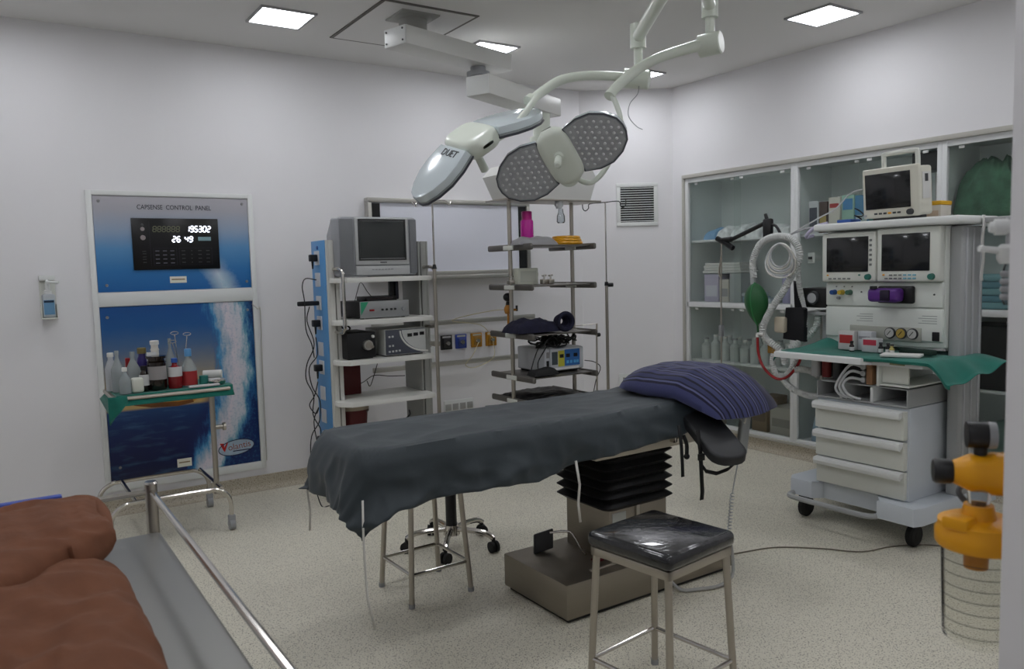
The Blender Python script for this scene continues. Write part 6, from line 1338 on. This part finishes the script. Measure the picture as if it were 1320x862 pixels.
# pillow with navy stripes
def stripes():
    m = mat('pillow_stripes', (52, 54, 110), .85, bump=.12, bscale=120, sheen=.15); nt = m.node_tree; b = nt.nodes['Principled BSDF']
    tc = nt.nodes.new('ShaderNodeTexCoord'); sp = nt.nodes.new('ShaderNodeSeparateXYZ'); nt.links.new(tc.outputs['UV'], sp.inputs[0])
    def mt(op, a, c):
        n = nt.nodes.new('ShaderNodeMath'); n.operation = op
        for i, v in enumerate((a, c)):
            if isinstance(v, (int, float)): n.inputs[i].default_value = v
            else: nt.links.new(v, n.inputs[i])
        return n.outputs[0]
    fr = mt('FRACT', mt('MULTIPLY', sp.outputs[0], 7.0), 0)
    rp = nt.nodes.new('ShaderNodeValToRGB'); e = rp.color_ramp.elements; rp.color_ramp.interpolation = 'CONSTANT'
    for k, (p, c) in enumerate(((0.0, (58, 62, 104)), (.30, (20, 21, 48)), (.42, (88, 92, 132)), (.52, (22, 23, 50)), (.62, (50, 54, 94)), (.86, (15, 16, 40)))):
        if k > 1: e.new(p)
        e[k].position = p; e[k].color = lin(c)
    nt.links.new(fr, rp.inputs[0])
    mx = nt.nodes.new('ShaderNodeMixRGB'); nt.links.new(mt('GREATER_THAN', sp.outputs[0], .70), mx.inputs[0]); nt.links.new(rp.outputs[0], mx.inputs[1]); mx.inputs[2].default_value = lin((27, 27, 58))
    nt.links.new(mx.outputs[0], b.inputs['Base Color']); return m
def pillow_pt(a, b, side):
    e = (max(0, 1 - abs(a) ** 3.2) ** .55) * (max(0, 1 - abs(b) ** 3.2) ** .55)
    x = .275 * a * math.sqrt(1 - .30 * b * b); y = .365 * b * math.sqrt(1 - .30 * a * a)
    z = (.10 if side > 0 else -.04) * e + .010 * noise.noise((a * 2.2, b * 2.2, side * 3)) * e + .006 * noise.noise((a * 6, b * 6, 5)) * e
    return x, y, z
RZ = math.radians(4)
def pil(a, b, side):
    x, y, z = pillow_pt(a, b, side)
    xx = 2.865 + x * math.cos(RZ) - y * math.sin(RZ); yy = 2.70 + x * math.sin(RZ) + y * math.cos(RZ)
    z += .908
    over = max(0, 2.60 - yy); z -= .50 * over ** 1.2
    ov2 = max(0, xx - 2.99); z -= .35 * ov2 ** 1.2
    z -= .02 * max(0, -a) ** 2
    return (xx, yy, z)
m = MB(); n = 56; uvl = m.bm.loops.layers.uv.new('UVMap')
for side in (1, -1):
    g = [[m.bm.verts.new(pil(-1 + 2 * i / n, -1 + 2 * j / n, side)) for j in range(n + 1)] for i in range(n + 1)]
    for i in range(n):
        for j in range(n):
            f_ = m.bm.faces.new((g[i][j], g[i + 1][j], g[i + 1][j + 1], g[i][j + 1]))
            for lp, (p, q) in zip(f_.loops, ((i, j), (i + 1, j), (i + 1, j + 1), (i, j + 1))): lp[uvl].uv = (p / n, q / n)
bmesh.ops.remove_doubles(m.bm, verts=m.bm.verts[:], dist=.0006)
tag(m.build('pillow', stripes(), smooth=70), 'navy striped pillow at the head of the operating table', 'pillow')

# hand control and its cord
t = thing('hand_control', 'grey hand control hanging at the head end with a coiled cord', 'hand control', (2.97, 2.5, .55))
m = MB(frame((2.985, 2.50, .75), (.97, 0, -.05), (-.16, 0, -1))); m.box(-.03, .03, -.02, .17, -.014, .014, .008, 3); m.build('handset', mat('handset_grey', (150, 154, 154), .45), t)
m = MB(); m.tube([(2.965, 2.50, .80), (2.955, 2.50, .76), (2.965, 2.485, .735), (2.975, 2.485, .77)], .004, 6, 4); m.build('hook', M_CABLE_W, t)
pts = [(2.945, 2.50, .58), (2.91, 2.50, .46), (2.895, 2.50, .40)]
m = MB(); m.tube(pts, .003, 6, 4); m.build('cord', M_LGREY, t)
pts = [(2.895 - .025 * k / 60 + .009 * math.cos(k * 1.3), 2.50 + .009 * math.sin(k * 1.3), .40 - .19 * k / 60) for k in range(61)]
m = MB(); m.tube(pts, .003, 5, 2); m.build('coiled_cord', M_LGREY, t)
m = MB(); m.tube([(2.87, 2.50, .21), (2.86, 2.47, .1), (2.82, 2.44, .03), (2.72, 2.43, .012), (2.62, 2.46, .012), (2.55, 2.50, .012), (2.52, 2.545, .05)], .008, 8, 6); m.build('cord_loop', mat('cord_grey', (168, 168, 164), .5), t)
cable('floor_cable', 'thin grey cable snaking over the floor from table to machine', [(2.93, 2.68, .03), (2.98, 2.70, .006), (3.12, 2.67, .004), (3.35, 2.605, .004), (3.52, 2.45, .004), (3.64, 2.30, .004), (3.83, 2.25, .004), (3.98, 2.165, .004), (4.07, 2.05, .004), (4.2, 1.9, .004)], .0035, mat('cable_tan', (120, 112, 98), .6))
# foot switch lying on the base
t = thing('foot_switch', 'black pedal with a bent steel bracket lying on the table base', 'pedal', (2.06, 2.9, .172))
FS = frame((2.085, 2.93, .222), (.93, -.3, .2), (.2, .25, .95))
m = MB(FS); m.box(-.048, .048, -.045, .045, -.014, .014, .006); m.build('pedal', M_BLACK, t)
m = MB(FS); m.box(-.012, .012, -.05, .035, -.026, -.013, .004); m.cyl((0, .035, -.02), (.03, .035, -.02), .008, .008, 10); m.build('spring_clip', M_CHROME, t)
m = MB(); m.tube([(2.10, 2.90, .268), (2.17, 2.87, .268), (2.195, 2.85, .255), (2.205, 2.79, .19), (2.207, 2.765, .18)], .006, 8, 3); m.build('bent_rod', M_CHROME, t)
m = MB(); m.box(2.10, 2.40, 2.60, 2.615, .172, .182, .003); m.build('steel_strip', M_STEEL, t)
m = MB(); m.box(2.19, 2.235, 2.67, 2.71, .172, .18, .002); tag(m.build('warning_tag', M_DRED), 'small dark red tag on the table base', 'tag')

# ---------------------------------------------------------------- stools
def stool(label, cx, cy, rz, seat, top, spread, material):
    t = thing('steel_stool', label, 'stool', (cx, cy, 0), rz, 'square steel stools')
    M = WORLD[t]; s = seat / 2
    def cushion(u, v):
        return None
    m = MB(M); m.box(-s, s, -s, s, top - .055, top, .022, 4)
    for v in m.bm.verts:
        l = M.inverted() @ v.co
        if l.z > top - .01: 
            l.z += .012 * max(0, 1 - (l.x / s) ** 2) * max(0, 1 - (l.y / s) ** 2); v.co = M @ l
    m.build('seat', material, t, smooth=50)
    m = MB(M); e = s - .012
    for q in ((-e, e, -e, -e + .02), (-e, e, e - .02, e), (-e, -e + .02, -e, e), (e - .02, e, -e, e)): m.box(*q, top - .085, top - .055, .002)
    m.build('seat_frame', M_STEEL, t)
    leg = []
    for sx, sy in ((1, 1), (1, -1), (-1, -1), (-1, 1)):
        p0 = Vector((sx * (e - .015), sy * (e - .015), top - .06)); p1 = Vector((sx * spread / 2, sy * spread / 2, .008)); leg.append((p0, p1))
        m = MB(M); m.tube([p1, p0], .0125, 14); m.build('leg', M_STEEL, t)
        m = MB(M); m.cyl((p1.x, p1.y, 0), (p1.x, p1.y, .02), .0145, .0145, 12); m.build('rubber_tip', M_GREYP, t)
    zz = .145
    at_ = [p1 + (p0 - p1) * (zz - .008) / (p0.z - .008) for p0, p1 in leg]
    for i in range(4):
        m = MB(M); m.tube([at_[i], at_[(i + 1) % 4]], .008, 10); m.build('stretcher', M_CHROME, t)
    return t
M_SEATP = mat('wrapped_black_seat', (26, 27, 30), .16, bump=.35, bscale=26, coat=.6)
stool('square stool with plastic wrapped black seat in front of the table', 1.845, 1.905, math.radians(7), .36, .60, .35, M_SEATP)
stool('square steel stool half hidden under the hanging sheet', 1.628, 3.255, math.radians(1), .30, .62, .31, mat('plain_black_seat', (30, 31, 33), .4))
t = thing('office_stool', 'swivel stool on a chrome five star base behind the table', 'stool', (2.0, 3.665, 0))
cx, cy = 2.0, 3.665
m = MB(); m.cyl((cx, cy, .10), (cx, cy, .30), .03, .03, 20); m.cyl((cx, cy, .28), (cx, cy, .50), .022, .022, 18); m.build('gas_column', M_BLACK, t)
m = MB(); m.lathe([(0, .5), (.16, .5), (.185, .52), (.185, .55), (.16, .57), (0, .575)], (cx, cy, 0), 32); m.build('seat', M_BLACK, t)
m = MB(); m.cyl((cx, cy, .075), (cx, cy, .13), .045, .04, 24); m.build('hub', M_CHROME, t)
for k, a in enumerate((math.radians(-55 + 72 * k) for k in range(5))):
    ex, ey = cx + .245 * math.cos(a), cy + .245 * math.sin(a)
    m = MB(); m.tube([(cx + .03 * math.cos(a), cy + .03 * math.sin(a), .105), (cx + .14 * math.cos(a), cy + .14 * math.sin(a), .105), (cx + .21 * math.cos(a), cy + .21 * math.sin(a), .095), (ex, ey, .075)], .015, 10, 3); m.build('spoke', M_CHROME, t)
    m = MB(); b_ = a + 1.0; dx_, dy_ = math.cos(b_) * .012, math.sin(b_) * .012
    m.cyl((ex - dx_ * 1.8, ey - dy_ * 1.8, .03), (ex - dx_ * .5, ey - dy_ * .5, .03), .03, .03, 16); m.cyl((ex + dx_ * .5, ey + dy_ * .5, .03), (ex + dx_ * 1.8, ey + dy_ * 1.8, .03), .03, .03, 16); m.cyl((ex, ey, .03), (ex, ey, .078), .01, .01, 8); m.build('castor', M_RUBBER, t)

# ---------------------------------------------------------------- suction unit and flowmeter beside the doorway
t = thing('suction_unit', 'yellow suction regulator above a clear graduated jar beside the doorway', 'suction unit', (1.33, .62, .85))
jx, jy = 1.332, .632
m = MB(); m.lathe([(.0, .862), (.044, .862), (.052, .872), (.0565, 1.03), (.0545, 1.03), (.050, .876), (0, .868)], (jx, jy, 0), 36); jar = m.build('jar', glassy('jar_clear', (250, 250, 248), .02, .03, .985), t)
for k in range(7):
    z = .885 + k * .02; r = .052 + .0045 * (z - .872) / .158 + .0006
    m = MB(); m.tube([(jx + r * math.cos(a), jy + r * math.sin(a), z) for a in [PI * .75 + i * (PI * .95) / 16 for i in range(17)]], .0006, 4); m.build('scale_line', M_INK, jar)
m = MB(); m.lathe([(0, 1.025), (.063, 1.025), (.066, 1.03), (.066, 1.05), (.062, 1.056), (.062, 1.066), (.05, 1.072), (0, 1.074)], (jx, jy, 0), 36); m.box(jx - .066, jx - .03, jy - .012, jy + .03, 1.06, 1.082, .006); m.build('lid', M_YELLOW, t)
m = MB(); m.cyl((jx - .01, jy, .99), (jx - .01, jy, 1.03), .018, .019, 18); m.build('float_cage', mat('amber_plastic', (196, 130, 30), .4), t)
m = MB(); m.cyl((jx - .005, jy, 1.07), (jx - .005, jy, 1.095), .027, .022, 18); m.build('lid_socket', M_YELLOW, t)
m = MB(); m.cyl((jx - .005, jy, 1.095), (jx - .005, jy, 1.125), .016, .019, 18); m.build('clear_trap', M_CLEAR, t)
MR = frame((jx, jy - .004, 1.147), (-.60, .80, 0), (0, 0, 1))       # x: out of the wall along the regulator
RA = MR @ Matrix.Rotation(PI / 2, 4, 'Y')
m = MB(RA); m.lathe([(0, -.055), (.031, -.055), (.035, -.05), (.035, -.012), (.031, .0), (.031, .02), (.022, .038), (.019, .045), (0, .045)], (0, 0, 0), 28); reg = m.build('regulator_body', M_YELLOW, t)
m = MB(RA); m.lathe([(0, .045), (.018, .045), (.0205, .049), (.0205, .070), (.018, .074), (0, .074)], (0, 0, 0), 24); m.build('vacuum_knob', M_BLACK, t)
m = MB(MR); m.cyl((.005, .03, 0), (.005, .045, 0), .01, .01, 12); m.cyl((.026, .063, 0), (-.004, .063, 0), .0215, .0215, 24); m.build('gauge', M_BLACK, t)
m = MB(MR); m.cyl((-.004, .063, 0), (-.016, .063, 0), .0225, .021, 20); m.build('gauge_cap', M_GREYP, t)
m = MB(MR); m.cyl((0, -.012, .036), (0, -.012, .046), .011, .011, 16); m.tube([(0, -.012, .046), (-.008, .016, .048)], .005, 8); m.build('toggle', M_CAPW, t)
m = MB(); m.cyl((jx + .03, YF, 1.158), (jx + .03, jy - .02, 1.158), .014, .014, 14); m.box(jx - .01, jx + .07, YF, YF + .012, 1.10, 1.21, .004); m.build('wall_outlet', M_LGREY, t)
m = MB(); m.box(jx + .0, jx + .06, YF, YF + .03, .98, 1.02, .004); m.box(jx - .01, jx + .05, YF + .02, jy - .055, 1.03, 1.045, .003); m.build('bracket', M_GREYP, t)
m = MB(); m.tube([(jx + .02, jy + .02, 1.075), (jx + .03, jy + .05, 1.10), (jx + .07, jy + .04, 1.11), (jx + .14, jy + .0, 1.08), (jx + .18, jy - .04, 1.0), (jx + .2, jy - .05, .7)], .005, 8, 5); m.build('suction_hose', M_DGREY, t)
t = thing('oxygen_flowmeter', 'white oxygen flowmeter with round knob on the doorway wall', 'flowmeter', (1.34, .6, 1.42))
fx, fy = 1.345, .60
m = MB(); m.lathe([(0, 1.422), (.010, 1.422), (.013, 1.43), (.013, 1.475), (.010, 1.485), (.010, 1.50), (0, 1.50)], (fx, fy, 0), 18); m.build('tube', M_CLEAR, t)
m = MB(); m.lathe([(0, 1.487), (.017, 1.487), (.021, 1.495), (.021, 1.512), (.015, 1.518), (0, 1.518)], (fx, fy, 0), 20); m.tube([(fx, fy, 1.505), (fx - .025, fy + .022, 1.51), (fx - .04, fy + .03, 1.512)], .005, 8); m.build('head', M_WHITE, t)
m = MB(MRf := frame((fx, fy, 1.545), (-.6, .8, 0), (0, 0, 1))); m.cyl((-.02, 0, 0), (.025, 0, 0), .0125, .0125, 20); m.cyl((.025, 0, 0), (.032, 0, 0), .009, .008, 16); m.build('knob', M_WHITE, t)
m = MB(); m.cyl((fx, YF, 1.53), (fx, fy, 1.53), .012, .012, 12); m.cyl((fx, fy, 1.51), (fx, fy, 1.56), .009, .009, 12); m.box(fx - .03, fx + .03, YF, YF + .012, 1.49, 1.57, .004); m.build('wall_fitting', M_LGREY, t)
for k in range(4):
    m = MB(); m.lathe([(.0135, 0), (.0155, .003), (.0155, .007), (.0135, .01)], (fx, fy, 1.43 + k * .012), 16); m.build('ring', M_GREYP, t)
